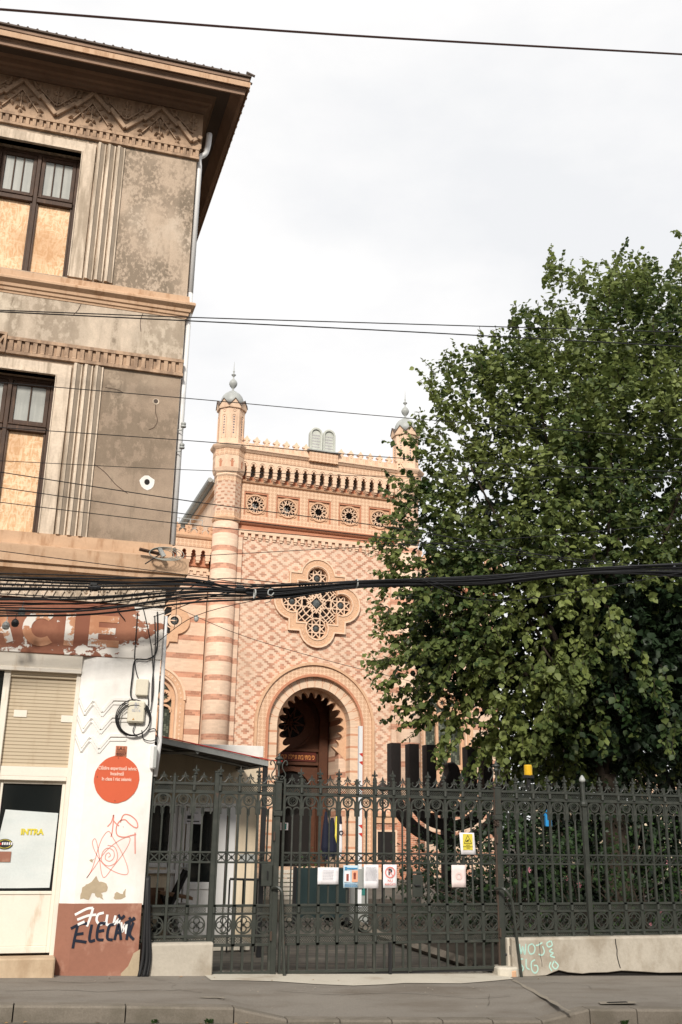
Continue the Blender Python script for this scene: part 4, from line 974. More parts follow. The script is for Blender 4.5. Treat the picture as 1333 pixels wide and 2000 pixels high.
b=MB(); b.box(-.065,.065,-.008,0,-.062,.062); b.build('plate',mat('rusty_red_plate',(.42,.15,.08),.6,var=.4,sc=30),e,bevel=.004)
dk=mat('dark_red_relief',(.10,.03,.02),.6,bump=0)
textobj('lettering','I.A.L',.052,(0,-.0095,.03),dk,e,weight=.002); textobj('lettering','40557',.046,(0,-.0095,-.03),dk,e,weight=.002)
b=MB(); b.box(-.055,.055,-.0095,-.008,-.003,.003); b.build('rule_line',dk,e)
e=empty('seismic_risk_disc',(.66,FY,2.155),0,'round orange red disc with white lettering on the white pillar','sign')
b=MB(); b.prism([((.262+.006*rnd.random())*math.cos(2*PI*i/40)*.97,(.262+.006*rnd.random())*math.sin(2*PI*i/40)) for i in range(40)],-.008,0); b.build('plate','orange',e)
pl_=mat('pale_pink_lettering',(.80,.55,.45),.6,bump=0)
textobj('lettering','Clădire expertizată tehnic\nîncadrată\nîn clasa I risc seismic',.055,(.0,-.010,.06),pl_,e,weight=.0012,sx=.74,spacing=1.1)
b=MB(); 
for p in ((0,.24),(.0,-.24),(-.22,.02)): b.disc(p[0],p[1],.006,-.0105,-.008,8)
b.build('screw','rust',e)
e=empty('wall_lamp_housing',(1.055,FY-.02,2.415),0,'slim grey housing clipped on the pillar corner by the awning','box')
b=MB(); b.box(-.03,.035,-.05,.02,-.135,.135); b.build('housing','pvc',e,bevel=.012); b=MB(); b.box(.0,.036,-.056,-.05,-.12,.12); b.build('diffuser','zinc',e)
# loose cables on the pillar corner
cabs=[[(.74,4.12),(.745,3.8),(.75,3.56),(.80,3.35),(.93,3.16),(.95,3.0),(.90,2.9)],[(.98,4.15),(1.0,3.9),(1.0,3.65),(.90,3.56),(.76,3.54),(.74,3.35),(.74,3.12),(.80,3.05)],[(.95,4.1),(.985,3.7),(.98,3.3),(.99,3.05)],[(.80,4.2),(.86,4.0),(.93,3.75),(.97,3.5),(1.0,3.2),(.985,2.95)],[(.97,2.72),(1.05,2.74),(1.09,2.65),(1.03,2.6),(.93,2.62),(.90,2.72)],[(.82,2.8),(.80,2.7),(.86,2.64)],[(.60,4.02),(.5,4.15),(.62,4.2)]]
lab=['black cable dropping from the sign band to the upper cream box','thick black cable looping under the end of the sign band','straight black cable running down the pillar corner','thin black cable crossing the sign band corner diagonally','short black cable curl sticking out right of the cable coil','short cable hanging out under the lettered box','small cable loop above the painted sign']
for c,l in zip(cabs,lab):
    b=MB(); b.tube(smoothpts([(x,FY-.03-(.005 if i%2 else 0),z_) for i,(x,z_) in enumerate(c)],5),.009 if 'thick' in l else .006,5); tag(b.build('wall_cable','black',smooth=True),l,'cable')
# ---------------- brick temple ----------------
PH=R(3.6); dx_,dy_=math.cos(PH),math.sin(PH)
tp=empty('brick_temple',(dx_*10.78-dy_*24,dy_*10.78+dx_*24,0),PH,'ornate cream and red patterned brick temple with two slim turrets and a deep arched portal','temple')
def T(mb,name,m,par=None,**k): return mb.build(name,m,par or tp,**k)
AZ,AR=5.36,1.47      # arch springing height, opening radius
def arcpts(r,n=30,a0=0,a1=PI,cz=AZ,cx=0): return [(cx+r*math.cos(a0+(a1-a0)*i/n),cz+r*math.sin(a0+(a1-a0)*i/n)) for i in range(n+1)]
WD=1.0
b=MB(); RO=1.86
# quatrefoil opening
def quatpath(hs,cr,cc,n=10):
    "outline: square half hs with round lobes radius cr centred cc out"
    out=[]
    dz=math.sqrt(max(0,cr*cr-(hs-cc)**2)); a=math.atan2(dz,hs-cc)
    for k in range(4):
        t=k*PI/2
        for i in range(n+1):
            q=-a+2*a*i/n; x,z=cc+cr*math.cos(q),cr*math.sin(q); out.append((x*math.cos(t)-z*math.sin(t),x*math.sin(t)+z*math.cos(t)))
        out.append((hs*math.cos(t)-hs*math.sin(t),hs*math.sin(t)+hs*math.cos(t)))
    return out
QZ=10.16
QO=quatpath(1.18,.74,1.06); QI=quatpath(.80,.42,1.02)
# main wall: left, right, between
A=arcpts(RO)
wl=-3.42; wr=3.42; ZB=-.3; ZT=13.05
b.box(wl,-RO,0,WD,ZB,AZ); b.box(RO,wr,0,WD,ZB,AZ)
# region above springing up to z=7.9
half=[( -q[0],q[1]) for q in A]  # left->right
top=[(wl+(wr-wl)*i/30,7.9) for i in range(31)]
top[0]=(wl,AZ); top[-1]=(wr,AZ); top[1]=(wl,7.9); top[-2]=(wr,7.9)
b.band([p for p in top],[p for p in half],0,WD)
# around the quatrefoil: square ring path matched by angle
Q=[(x,z+QZ) for x,z in QO]
def sqp(p):
    x,z=p[0],p[1]-QZ; s_=max(abs(x)/3.42,abs(z)/(ZT-QZ) if z>0 else abs(z)/(QZ-7.9)); return (x/s_,z/s_+QZ)
outer=[sqp(p) for p in Q]
# keep the corners: insert by duplicating
O2=[];Q2=[]
for i in range(len(Q)):
    O2.append(outer[i]); Q2.append(Q[i]); j=(i+1)%len(Q); a,c=outer[i],outer[j]
    if abs(a[0]-c[0])>1e-4 and abs(a[1]-c[1])>1e-4:
        cz=ZT if max(a[1],c[1])>=ZT-1e-3 else 7.9; cx=3.42 if max(a[0],c[0])>=3.42-1e-3 else -3.42
        O2.append((cx,cz)); Q2.append(((Q[i][0]+Q[j][0])/2,(Q[i][1]+Q[j][1])/2))
b.band(O2,Q2,0,WD,True)
T(b,'main_wall','b_diaper')
# corner strips
b=MB()
for s_ in (1,-1): a,c=sorted((s_*3.16,s_*3.45)); b=MB(); b.box(a,c,-.10,-.0,ZB,12.6); T(b,'banded_pilaster','b_strip')
# dentil strip
b=MB(); b.box(-3.45,3.45,-.09,0,12.72,12.86); x=-3.4
while x<3.4: b.box(x,x+.15,-.085,0,12.56,12.72); b.box(x+.02,x+.13,-.05,0,12.48,12.56); x+=.293
T(b,'dentil_strip','terralight')
b=MB(); b.box(-3.45,3.45,-.03,0,12.86,13.04); T(b,'brick_course','terrared')
b=MB(); b.prismx([(-.02,13.04),(-.10,13.08),(-.16,13.14),(-.20,13.18),(-.20,13.22),(0,13.22),(0,13.04)],-3.45,3.45); T(b,'string_moulding','terrared')
# panel band with five star windows
WU=[-2.67,-1.335,0,1.335,2.67]; WZ=13.98; hw=.50
b=MB(); x=-3.45
for u in WU: b.box(x,u-hw,-.06,.6,13.22,14.86); b.box(u-hw,u+hw,-.06,.6,13.22,WZ-hw); b.box(u-hw,u+hw,-.06,.6,WZ+hw,14.86); x=u+hw
b.box(x,3.45,-.06,.6,13.22,14.86); T(b,'window_band','circ')
for iw,u in enumerate(WU):
    f=MB(); n=32
    sq=[]; 
    ci=[(u+.37*math.cos(2*PI*i/n+PI/4),WZ+.37*math.sin(2*PI*i/n+PI/4)) for i in range(n)]
    for p in ci:
        x,z=p[0]-u,p[1]-WZ; q=max(abs(x),abs(z))/hw; sq.append((u+x/q,WZ+z/q))
    f.band(sq,ci,.03,.3,True)
    f.ring(u,WZ,.355,.42,-.02,.03,28)
    for a in (45,135,225,315): f.ring(u+.52*.8*math.cos(R(a))*1.0,WZ+.52*.8*math.sin(R(a)),.03,.075,-.01,.03,12)
    fo=T(f,'star_window','terra')
    g=MB(); g.box(u-hw,u+hw,-.04,.0,WZ+hw-.07,WZ+hw); g.box(u-hw,u-hw+.05,-.04,.0,WZ-hw,WZ+hw-.07); g.box(u+hw-.05,u+hw,-.04,0,WZ-hw,WZ+hw-.07); T(g,'inner_border','terrared',fo)
    g=MB()
    for k in range(10):
        a=2*PI*k/10+PI/10; cx,cz=u+.255*math.cos(a),WZ+.255*math.sin(a); P_=[];P2=[]
        for i in range(12):
            t=2*PI*i/12; ex,ez=.115*math.cos(t),.075*math.sin(t)*(1+.25*math.cos(t)); P_.append((cx+ex*math.cos(a)-ez*math.sin(a),cz+ex*math.sin(a)+ez*math.cos(a))); ex*=.68;ez*=.62; P2.append((cx+ex*math.cos(a)-ez*math.sin(a),cz+ex*math.sin(a)+ez*math.cos(a)))
        g.band(P_,P2,.02,.10,True)
    T(g,'petal_tracery','terralight',fo)
    g=MB(); g.box(u-.4,u+.4,.28,.29,WZ-.4,WZ+.4); T(g,'pane','dark',fo)
    if iw<2: g=MB(); g.star(u-.02,WZ-.03,.19,.10,9,.24,.26); T(g,'sky_glimpse_star','zinc',fo)  # pale grey star painted in for sky seen through the opening
# corbelled arcade
b=MB(); b.box(-3.45,3.45,-.02,.6,14.86,15.12); b.box(-3.45,3.45,.32,.6,15.12,15.72); T(b,'arcade_back','terrared')
b=MB(); b.prismx([(-.06,14.80),(-.14,14.84),(-.17,14.90),(-.1,14.94),(-.02,14.94),(-.02,14.80)],-3.45,3.45); T(b,'arcade_ledge','terra')
pit=.3645; n=19; u0=-pit*n/2
pr0=None
for k in range(n+1):
    c=u0+pit*k
    if pr0 is None:
        f=MB(); w2=pit/2
        # pier between two trefoil openings
        L=[( w2,15.72),(w2,15.555),(w2-.045,15.545),(w2-.06,15.50),(w2-.035,15.47),(w2-.085,15.44),(w2-.105,15.38),(w2-.075,15.34),(w2-.105,15.30),(w2-.10,15.22),(w2-.075,15.19),(w2-.10,15.15)]
        poly=[(-x,z) for x,z in L]+[(x,z) for x,z in L[::-1]]
        f.prism(poly,-.36,-.22)
        f.box(-.075,.075,-.345,-.02,15.02,15.15); f.box(-.062,.062,-.29,-.02,14.96,15.02); f.box(-.05,.05,-.2,-.02,14.90,14.96)
        f.box(-w2,w2,-.22,-.02,15.60,15.72)
        f.ring(w2,15.50,.115,.14,-.385,-.36,10,R(90),R(200)); f.ring(-w2,15.50,.115,.14,-.385,-.36,10,R(-20),R(90))
        pr0=T(f,'corbel_arch','terralight'); pr0.location=(c,0,0)
    else: inst(pr0,tp,(c,0,0))
b=MB(); b.box(-3.45,3.45,-.38,.5,15.72,15.98); T(b,'roundel_frieze','circ')
b=MB(); b.prismx([(-.38,15.98),(-.42,16.0),(-.47,16.06),(-.52,16.10),(-.52,16.15),(.4,16.15),(.4,15.98)],-3.45,3.45); T(b,'cornice','terralight')
b=MB(); b.prism([(-.62,15.98),(.62,15.98),(.62,16.42),(-.62,16.42)],-.54,-.1); T(b,'raised_block','circ')
b=MB(); b.prismx([(-.62,16.42),(-.62,16.47),(0.0,16.55),(0.0,16.42)],-.72,.72); T(b,'block_coping','zinc')
# cresting
cr0=None
for sgn in (-1,1):
    for k in range(7):
        u=(.80+.432*k) if sgn>0 else -(.74+.418*k)
        if abs(u)>3.5: continue
        if cr0 is None:
            f=MB(); f.box(-.21,.21,-.40,-.28,16.15,16.42)
            for i in range(9): f.box(-.19+.045*i-.006,-.19+.045*i+.006,-.415,-.40,16.17,16.42)
            f.box(-.10,.10,-.42,-.27,16.17,16.48); f.ring(0,16.43,.02,.06,-.435,-.42,8)
            f.prism([(-.06,16.48),(.06,16.48),(.05,16.53),(.13,16.52),(.15,16.58),(.09,16.61),(.0,16.74),(-.09,16.61),(-.15,16.58),(-.13,16.52),(-.05,16.53)],-.41,-.28)
            cr0=T(f,'crest_element','terralight'); cr0.location=(u,0,0)
        else: inst(cr0,tp,(u,0,0))
# stone tablets
tb=MB()
for q in (-1,1):
    A_=[(q*.285+.27*math.cos(PI*i/14),17.27+.29*math.sin(PI*i/14)) for i in range(15)]
    poly=[(q*.285+.27,16.50)]+A_+[(q*.285-.27,16.50)]; tb.prism(poly,-.30,-.08)
    I_=[(q*.285+.20*math.cos(PI*i/14),17.25+.22*math.sin(PI*i/14)) for i in range(15)]
    tb.band([(q*.285+.27,16.50)]+A_+[(q*.285-.27,16.50)],[(q*.285+.20,16.56)]+I_+[(q*.285-.20,16.56)],-.36,-.30)
t_=T(tb,'stone_tablets',mat('grey_stone_slab',(.50,.51,.46),.8,var=.15,sc=6,stain=(.3,.31,.28),ssc=(6,6,2),amt=.5),bevel=.01)
b=MB(); r_=random.Random(5)
for q in (-1,1):
    b.cur=0
    for k in range(5):
        x=q*.285-.16
        while x<q*.285+.15:
            l=r_.uniform(.02,.06); b.box(x,min(x+l,q*.285+.17),-.306,-.3005,17.2-.13*k,17.24-.13*k); x+=l+.02
T(b,'carved_text_lines',mat('grey_purple_relief',(.33,.30,.33),.8,bump=0),t_)
# rose window
qo=[(x,z+QZ) for x,z in QO]; qi=[(x,z+QZ) for x,z in QI]
b=MB(); b.band(qo,qi,-.10,.3,True); ro=T(b,'quatrefoil_window','terra')
b=MB(); b.band([(x*1.0,z+QZ) for x,z in quatpath(1.185,.745,1.06)],[(x,z+QZ) for x,z in quatpath(1.13,.69,1.06)],-.14,-.10,True)
b.band([(x,z+QZ) for x,z in quatpath(.88,.49,1.03)],[(x,z+QZ) for x,z in quatpath(.83,.45,1.03)],-.13,-.10,True)
qm=quatpath(1.0,.60,1.05,14); 
for i,(x,z) in enumerate(qm):
    b.prism([(x-.025,z+QZ-.02),(x+.025,z+QZ-.02),(x,z+QZ+.03)],-.108,-.10)
T(b,'frame_mouldings','terralight',ro)
b=MB(); bw=.045; y0,y1=.02,.12
def inq(x,z,hs=.80,cr=.43,cc=1.02): return (abs(x)<hs and abs(z)<hs) or any(math.hypot(x-cc*math.cos(k*PI/2),z-cc*math.sin(k*PI/2))<cr for k in range(4))
for k in range(4):
    cx,cz=1.02*math.cos(k*PI/2),QZ+1.02*math.sin(k*PI/2)
    for i in range(8):
        a=2*PI*i/8+PI/8; c=a+2*PI*3/8; b.bar((cx+.42*math.cos(a),cz+.42*math.sin(a)),(cx+.42*math.cos(c),cz+.42*math.sin(c)),.036,y0+.001*i,y1)
    b.ring(cx,cz,.40,.44,y0,y1,20)
for i in range(12):
    a=2*PI*i/12+PI/12; r1=.40; r2=.23
    b.bar((.40*math.cos(a-PI/12),QZ+.40*math.sin(a-PI/12)),(r2*math.cos(a),QZ+r2*math.sin(a)),.045,y0+.0011*i,y1)
    b.bar((.40*math.cos(a+PI/12),QZ+.40*math.sin(a+PI/12)),(r2*math.cos(a),QZ+r2*math.sin(a)),.045,y0+.0013*i,y1)
for s_ in (1,-1):
    for o_ in (-.86,-.57,-.28,.28,.57,.86):
        n_=40; seg=None
        L_=1.12
        b.bar((-(L_-abs(o_))*.5*1.42+o_*.5,QZ+s_*(-(L_-abs(o_))*.5*1.42-o_*.5)) ,((L_-abs(o_))*.5*1.42+o_*.5,QZ+s_*((L_-abs(o_))*.5*1.42-o_*.5)),.034,y0+.004,y1) if abs(o_)<.5 else b.bar((o_*.93-.22*1,QZ+s_*(-o_*.93*0-.0)-s_*.75),(o_*.93+.2,QZ+s_*.0-s_*.35),.03,y0+.006,y1)
for x in (-.16,.16): b.box(x-.018,x+.018,y0+.002,y1,QZ-.8,QZ-.25); b.box(x-.018,x+.018,y0+.002,y1,QZ+.25,QZ+.8); b.box(-.8,-.25,y0+.003,y1,QZ+x-.018,QZ+x+.018); b.box(.25,.8,y0+.003,y1,QZ+x-.018,QZ+x+.018)
b.ring(0,QZ,.60,.64,y0+.002,y1,28)
for sx in (1,-1):
    for sz in (1,-1):
        b.ring(sx*.58,QZ+sz*.58,.26,.295,y0+.004,y1,16,0 if False else (R(90) if sx*sz>0 else R(0))+(R(0)),(R(90) if sx*sz>0 else R(0))+R(180)) if False else b.bar((sx*.8,QZ+sz*.42),(sx*.42,QZ+sz*.8),.034,y0+.005,y1)
        b.bar((sx*.2,QZ+sz*.2),(sx*.8,QZ+sz*.8),.034,y0+.0065,y1)
T(b,'star_tracery','terralight',ro)
for cx,cz,r in ((0,0,.20),(1.02,0,.13),(-1.02,0,.13),(0,1.02,.13),(0,-1.02,.13)): b=MB(); b.star(cx,QZ+cz,r,r*.6,12,.0,.05); T(b,'glass_rosette','leadglass',ro)
b=MB(); b.box(-1.5,1.5,.28,.29,QZ-1.5,QZ+1.5); T(b,'pane',mat('brown_dark_glass',(.035,.022,.018),.2,bump=0),ro)
# portal: voussoirs, frame, reveal, scalloped screen
def arch_band(r0,r1,y0,y1,m,name,zb=ZB,par=None,n=36):
    b=MB(); b.ring(0,AZ,r0,r1,y0,y1,n,0,PI); b.box(-r1,-r0,y0,y1,zb,AZ); b.box(r0,r1,y0,y1,zb,AZ); return T(b,name,m,par)
vs_=Sh('voussoir_brick'); X,Y_,Z=vs_.xyz()
ang=(Z-AZ)._op('ARCTAN2',X); up_=Z.gt(AZ)
rad=(X*X+(Z-AZ)*(Z-AZ))._op('SQRT'); am=((ang/R(11.3)+.5).mod(1.0)-.5).abs(); sa=(am.lt(.16)*am.gt(.06)*rad.gt(1.68)+am.lt(.045)*rad.lt(1.69))*up_; sl=((Z/.46).mod(1.0)).lt(.17)*(1-up_)
nn=vs_.noise((2,2,2),4); rr=vs_.rand((ang*30).floor(),(Z*9).floor())
cc=vs_.mix((sa+sl)*.85,vs_.scale((.64,.47,.34),(nn-.5)*.3+(rr-.5)*.14+1),(.50,.23,.13)); Mt['vous']=vs_.out(cc,.85,h=nn,hs=.3)
portal=arch_band(AR,RO,-.02,WD,'vous','portal_voussoirs')
arch_band(RO,2.37,-.16,0,'circ','portal_frame',.3)
arch_band(2.30,2.40,-.24,-.16,'terra','frame_outer_moulding',.3,portal)
arch_band(RO,RO+.09,-.22,-.16,'terrared','frame_inner_moulding',.3,portal)
arch_band(2.44,2.62,-.03,0,'terralight','outer_relief_strip',.3,portal) if False else None
b=MB(); SR=1.30; k=17; A_=[];B_=[]
nS=k*8
for i in range(nS+1):
    a=-R(40)+(PI+R(80))*i/nS; r=SR-.19+ .23*abs(math.sin(k*PI*i/nS/1.0))**.7
    B_.append((.04+r*math.cos(a),AZ+.02+r*math.sin(a)))
    t=a; ro_=1.6 if -.0<=a<=PI else min(2.2,1.6/max(.3,abs(math.cos(a)))); A_.append((ro_*math.cos(a),AZ+ro_*math.sin(a)))
b.band(A_,B_,.45,.66); T(b,'scalloped_arch','terra',portal)
for q in (-1.6,1.18): b=MB(); b.box(q,q+.42,.47,.9,ZB,AZ-.85); T(b,'inner_jamb','b_banded')
# porch behind
for q in (-1.9,1.62): b=MB(); b.box(q,q+.28,WD,3.2,ZB,7.2); T(b,'porch_side','b_banded')
b=MB(); b.box(-1.9,1.9,WD,3.2,7.2,7.4); T(b,'porch_ceiling','portal')
b=MB(); b.box(-1.62,1.62,3.0,3.2,ZB,7.2); po=T(b,'portal_screen','portal')
PY=3.0
b=MB(); b.ring(-.1,5.76,.62,1.02,PY-.14,PY,28); b.ring(-.1,5.76,.98,1.05,PY-.18,PY-.14,28)
b.star(-.1,5.76,.3,.14,9,PY-.13,PY-.02)
for i in range(9):
    a=2*PI*i/9-PI/2; c1,c2=a-.16,a+.16
    b.bar((-.1+.62*math.cos(a),5.76+.62*math.sin(a)),(-.1+.22*math.cos(a-.35),5.76+.22*math.sin(a-.35)),.05,PY-.1-.001*i,PY-.02); b.bar((-.1+.62*math.cos(a),5.76+.62*math.sin(a)),(-.1+.22*math.cos(a+.35),5.76+.22*math.sin(a+.35)),.05,PY-.1-.0013*i,PY-.02)
b.box(1.14,1.5,PY-.22,PY,ZB,5.8); b.box(-1.55,-1.2,PY-.22,PY,ZB,5.8); b.box(-1.2,1.14,PY-.12,PY,4.62,4.72); b.box(-1.2,1.14,PY-.12,PY,4.08,4.2)
b.ring(-.06,5.8,1.22,1.5,PY-.22,PY,24,0,PI)
b.ring(-.02,2.95,.88,1.06,PY-.16,PY,24,0,PI); b.box(.86,1.04,PY-.14,PY,ZB,2.95); b.box(-1.08,-.90,PY-.14,PY,ZB,2.95)
T(b,'carved_ribs','portal',po)
b=MB(); b.disc(-.1,5.76,.62,PY-.012,PY-.002,24); T(b,'dark_glazing','dark',po)
b=MB(); b.disc(-.02,2.95,.86,PY-.03,PY-.002,24); b.box(-.88,.84,PY-.03,PY-.002,ZB,2.95); T(b,'dark_glazing','dark',po)
b=MB(); 
for i in range(5): b.ring(-.62+.3*i,3.0,.09,.13,PY-.07,PY-.04,10,0,PI)
T(b,'small_arches','portal',po)
b=MB(); b.box(-1.05,1.02,PY-.16,PY-.12,4.22,4.58); sb=T(b,'inscription_board',mat('dark_red_board',(.10,.022,.015),.5,bump=0),po)
hf=None
try:
    me=text('כי ביתי בית תפלה יקרא לכל ה'[::-1],.27,'CENTER',.003,.002); me.materials.clear(); me.materials.append(mat('gilt_lettering',(.75,.32,.10),.4,bump=0))
    o=bpy.data.objects.new('gilt_lettering',me); col.objects.link(o); o.parent=sb; o.location=(0,PY-.165,4.38); o.rotation_euler=(PI/2,0,0)
    wd=max(v.co.x for v in me.vertices)-min(v.co.x for v in me.vertices); print('hebrew text width',wd,len(me.vertices)); o.scale=(1.9/wd,1,1)
except Exception as ex: print('text fail',ex)
b=MB(); b.box(-.40,-.06,PY-.10,PY-.09,1.55,1.83); nb=T(b,'door_notice','paper',po)
b=MB(); b.box(-.33,-.13,PY-.105,PY-.1,1.58,1.80); T(b,'notice_print','teal',nb)
# steps and socle
b=MB(); b.box(-2.9,2.9,-.6,.0,-.3,.12); b.box(-2.6,2.6,-.4,.68,.12,.28); T(b,'stone_steps','terralight')
b=MB(); b.box(RO+.6,3.42,-.30,0,-.3,1.86); T(b,'brick_socle','b_redlow')
b=MB(); b.box(-3.42,-RO-.6,-.30,0,-.3,1.86); T(b,'brick_socle','b_redlow')
for q in (1,-1):
    b=MB(); a,c=sorted((q*(RO+.52),q*3.45)); b.box(a,c,-.36,0,1.86,1.94); b.box(a,c,-.34,0,1.94,2.10); b.box(a,c,-.40,0,2.10,2.18); T(b,'socle_cornice','terra')
b=MB(); b.box(2.5,3.22,-.31,-.3,.55,1.55); T(b,'cellar_opening','dark')
b=MB(); b.box(2.4,2.5,-.33,-.3,.5,1.62); b.box(3.22,3.32,-.33,-.3,.5,1.62); b.box(2.5,3.22,-.33,-.3,1.55,1.62); T(b,'opening_surround','terralight')
# towers
for s_ in (-1,1):
    cx=s_*3.86; tw=empty('corner_tower',(cx,-.05,0),0,None,None,None,tp)
    N=8; ph=PI/8
    b=MB(); b.lathe([(.50,-.3),(.50,13.0)],0,0,24); T(b,'shaft','b_round',tw,smooth=True)
    b=MB(); b.lathe([(.52,-.3),(.64,-.3),(.64,1.9),(.58,2.0),(.58,2.15),(.50,2.2)],0,0,24); T(b,'base','b_redlow',tw)
    b=MB(); b.lathe([(.50,13.0),(.55,13.06),(.58,13.14),(.58,13.18),(.54,13.22)],0,0,N,ph); T(b,'shaft_collar','terra',tw)
    b=MB(); b.lathe([(.53,13.22),(.53,14.86)],0,0,N,ph); T(b,'upper_shaft','b_upper',tw)
    for q in (13.22,14.66): b=MB(); b.lathe([(.535,q),(.535,q+.2)],0,0,N,ph); T(b,'roundel_band','circ',tw)
    b=MB(); b.lathe([(.54,14.86),(.58,14.92),(.56,14.98),(.62,15.06),(.66,15.20),(.66,15.72)],0,0,N,ph); T(b,'corbel_drum','terralight',tw)
    b=MB(); f=MB()
    for k in range(8):
        a=2*PI*k/8; r=.66*math.cos(PI/8)+.003
        def pp(t,z,o=0): return (math.cos(a)*(r+o)-math.sin(a)*t,math.sin(a)*(r+o)+math.cos(a)*t,z)
        pts=[(-.05,15.22),(.05,15.22),(.05,15.38),(.075,15.43),(.04,15.46),(.035,15.51),(0,15.55),(-.035,15.51),(-.04,15.46),(-.075,15.43),(-.05,15.38)]
        b.add([pp(t,z) for t,z in pts],[tuple(range(11))])
        o_=[(.10*math.cos(q),15.46+.13*math.sin(q)) for q in [PI*i/8 for i in range(9)]]; i_=[(.07*math.cos(q),15.46+.10*math.sin(q)) for q in [PI*i/8 for i in range(9)]]
        f.add([pp(t,z,.02) for t,z in o_+i_],[(i,i+1,i+10,i+9) for i in range(8)])
    T(b,'keyhole_niches','terrared',tw); T(f,'niche_arches','terralight',tw)
    b=MB(); b.lathe([(.67,15.72),(.67,15.98)],0,0,N,ph); T(b,'roundel_band','circ',tw)
    b=MB(); b.lathe([(.67,15.98),(.70,16.0),(.77,16.08),(.80,16.14),(.80,16.18),(.66,16.24),(.52,16.26)],0,0,N,ph); T(b,'cornice','terralight',tw)
    b=MB(); b.lathe([(.56,16.24),(.555,16.5),(.55,17.88)],0,0,N,ph); T(b,'turret','terralight',tw)
    b=MB(); f=MB(); g=MB(); e_=MB(); h=MB()
    for k in range(8):
        a=2*PI*k/8; r=.55*math.cos(PI/8)
        def pp(t,z,o=0): return (math.cos(a)*(r+o)-math.sin(a)*t,math.sin(a)*(r+o)+math.cos(a)*t,z)
        o_=[(-.105,16.5)]+[(-.105*math.cos(PI*i/8),17.42+.12*math.sin(PI*i/8)) for i in range(9)]+[(.105,16.5)]
        i_=[(-.075,16.5)]+[(-.075*math.cos(PI*i/8),17.42+.09*math.sin(PI*i/8)) for i in range(9)]+[(.075,16.5)]
        f.add([pp(t,z,.03) for t,z in o_+i_]+[pp(t,z,.006) for t,z in i_],[(i,i+1,i+12,i+11) for i in range(10)]+[(i+11,i+12,i+23,i+22) for i in range(10)])
        b.add([pp(t,z,.008) for t,z in i_],[tuple(range(11))])
        for j in range(7):
            z=17.40-.115*j
            P_=[(  .046*(1 if i%2 else .5)*math.cos(PI*i/6),z+.046*(1 if i%2 else .5)*math.sin(PI*i/6)) for i in range(12)]
            g.add([pp(t,q,.012) for t,q in P_],[tuple(range(12))])
        w_=.235
        e_.add([pp(-w_,17.80,.06),pp(w_,17.80,.06),pp(w_,17.88,.08),pp(0,18.16,.10),pp(-w_,17.88,.08),pp(-w_,17.80,-.05),pp(w_,17.80,-.05),pp(w_,17.88,-.1),pp(0,18.16,-.1),pp(-w_,17.88,-.1)],[(0,1,2,3,4),(0,5,6,1),(1,6,7,2),(2,7,8,3),(3,8,9,4),(4,9,5,0)])
        h.add([pp(w_+.015,17.86,.11),pp(0,18.17,.13),pp(-w_-.015,17.86,.11),pp(w_+.015,17.90,.11),pp(0,18.21,.13),pp(-w_-.015,17.90,.11),pp(w_,17.95,-.06),pp(0,18.16,-.06),pp(-w_,17.95,-.06)],[(0,1,4,3),(1,2,5,4),(3,4,7,6),(4,5,8,7)])
        o2=[(.07*math.cos(2*PI*i/12),17.70+.07*math.sin(2*PI*i/12)) for i in range(12)]; i2=[(.05*math.cos(2*PI*i/12),17.70+.05*math.sin(2*PI*i/12)) for i in range(12)]
        f.add([pp(t,z,.025) for t,z in o2+i2],[(i,(i+1)%12,(i+1)%12+12,i+12) for i in range(12)])
    T(b,'recessed_panel','terralight',tw); T(f,'panel_mouldings','terralight',tw); T(g,'star_perforations',mat('slate_blue_star',(.12,.12,.15),.6,bump=0),tw); T(e_,'gables','terralight',tw); T(h,'gable_edges',mat('dark_lead_edge',(.10,.07,.055),.5,bump=0),tw)
    b=MB(); b.lathe([(.46,18.0),(.47,18.22),(.455,18.34),(.41,18.46),(.33,18.57),(.22,18.65),(.1,18.69)],0,0,20); T(b,'dome','zinc',tw,smooth=True)
    b=MB(); b.lathe([(.17,18.64),(.18,18.69),(.10,18.73),(.05,18.74),(.05,18.80),(.035,18.83),(.06,18.88),(.13,18.96),(.17,19.05),(.17,19.12),(.12,19.22),(.04,19.30),(.02,19.36),(.03,19.40),(.09,19.47),(.10,19.49),(.04,19.52),(.02,19.60),(.045,19.64),(.02,19.68),(.016,19.8),(.004,20.1)],0,0,14); T(b,'finial','zinc',tw,smooth=True)
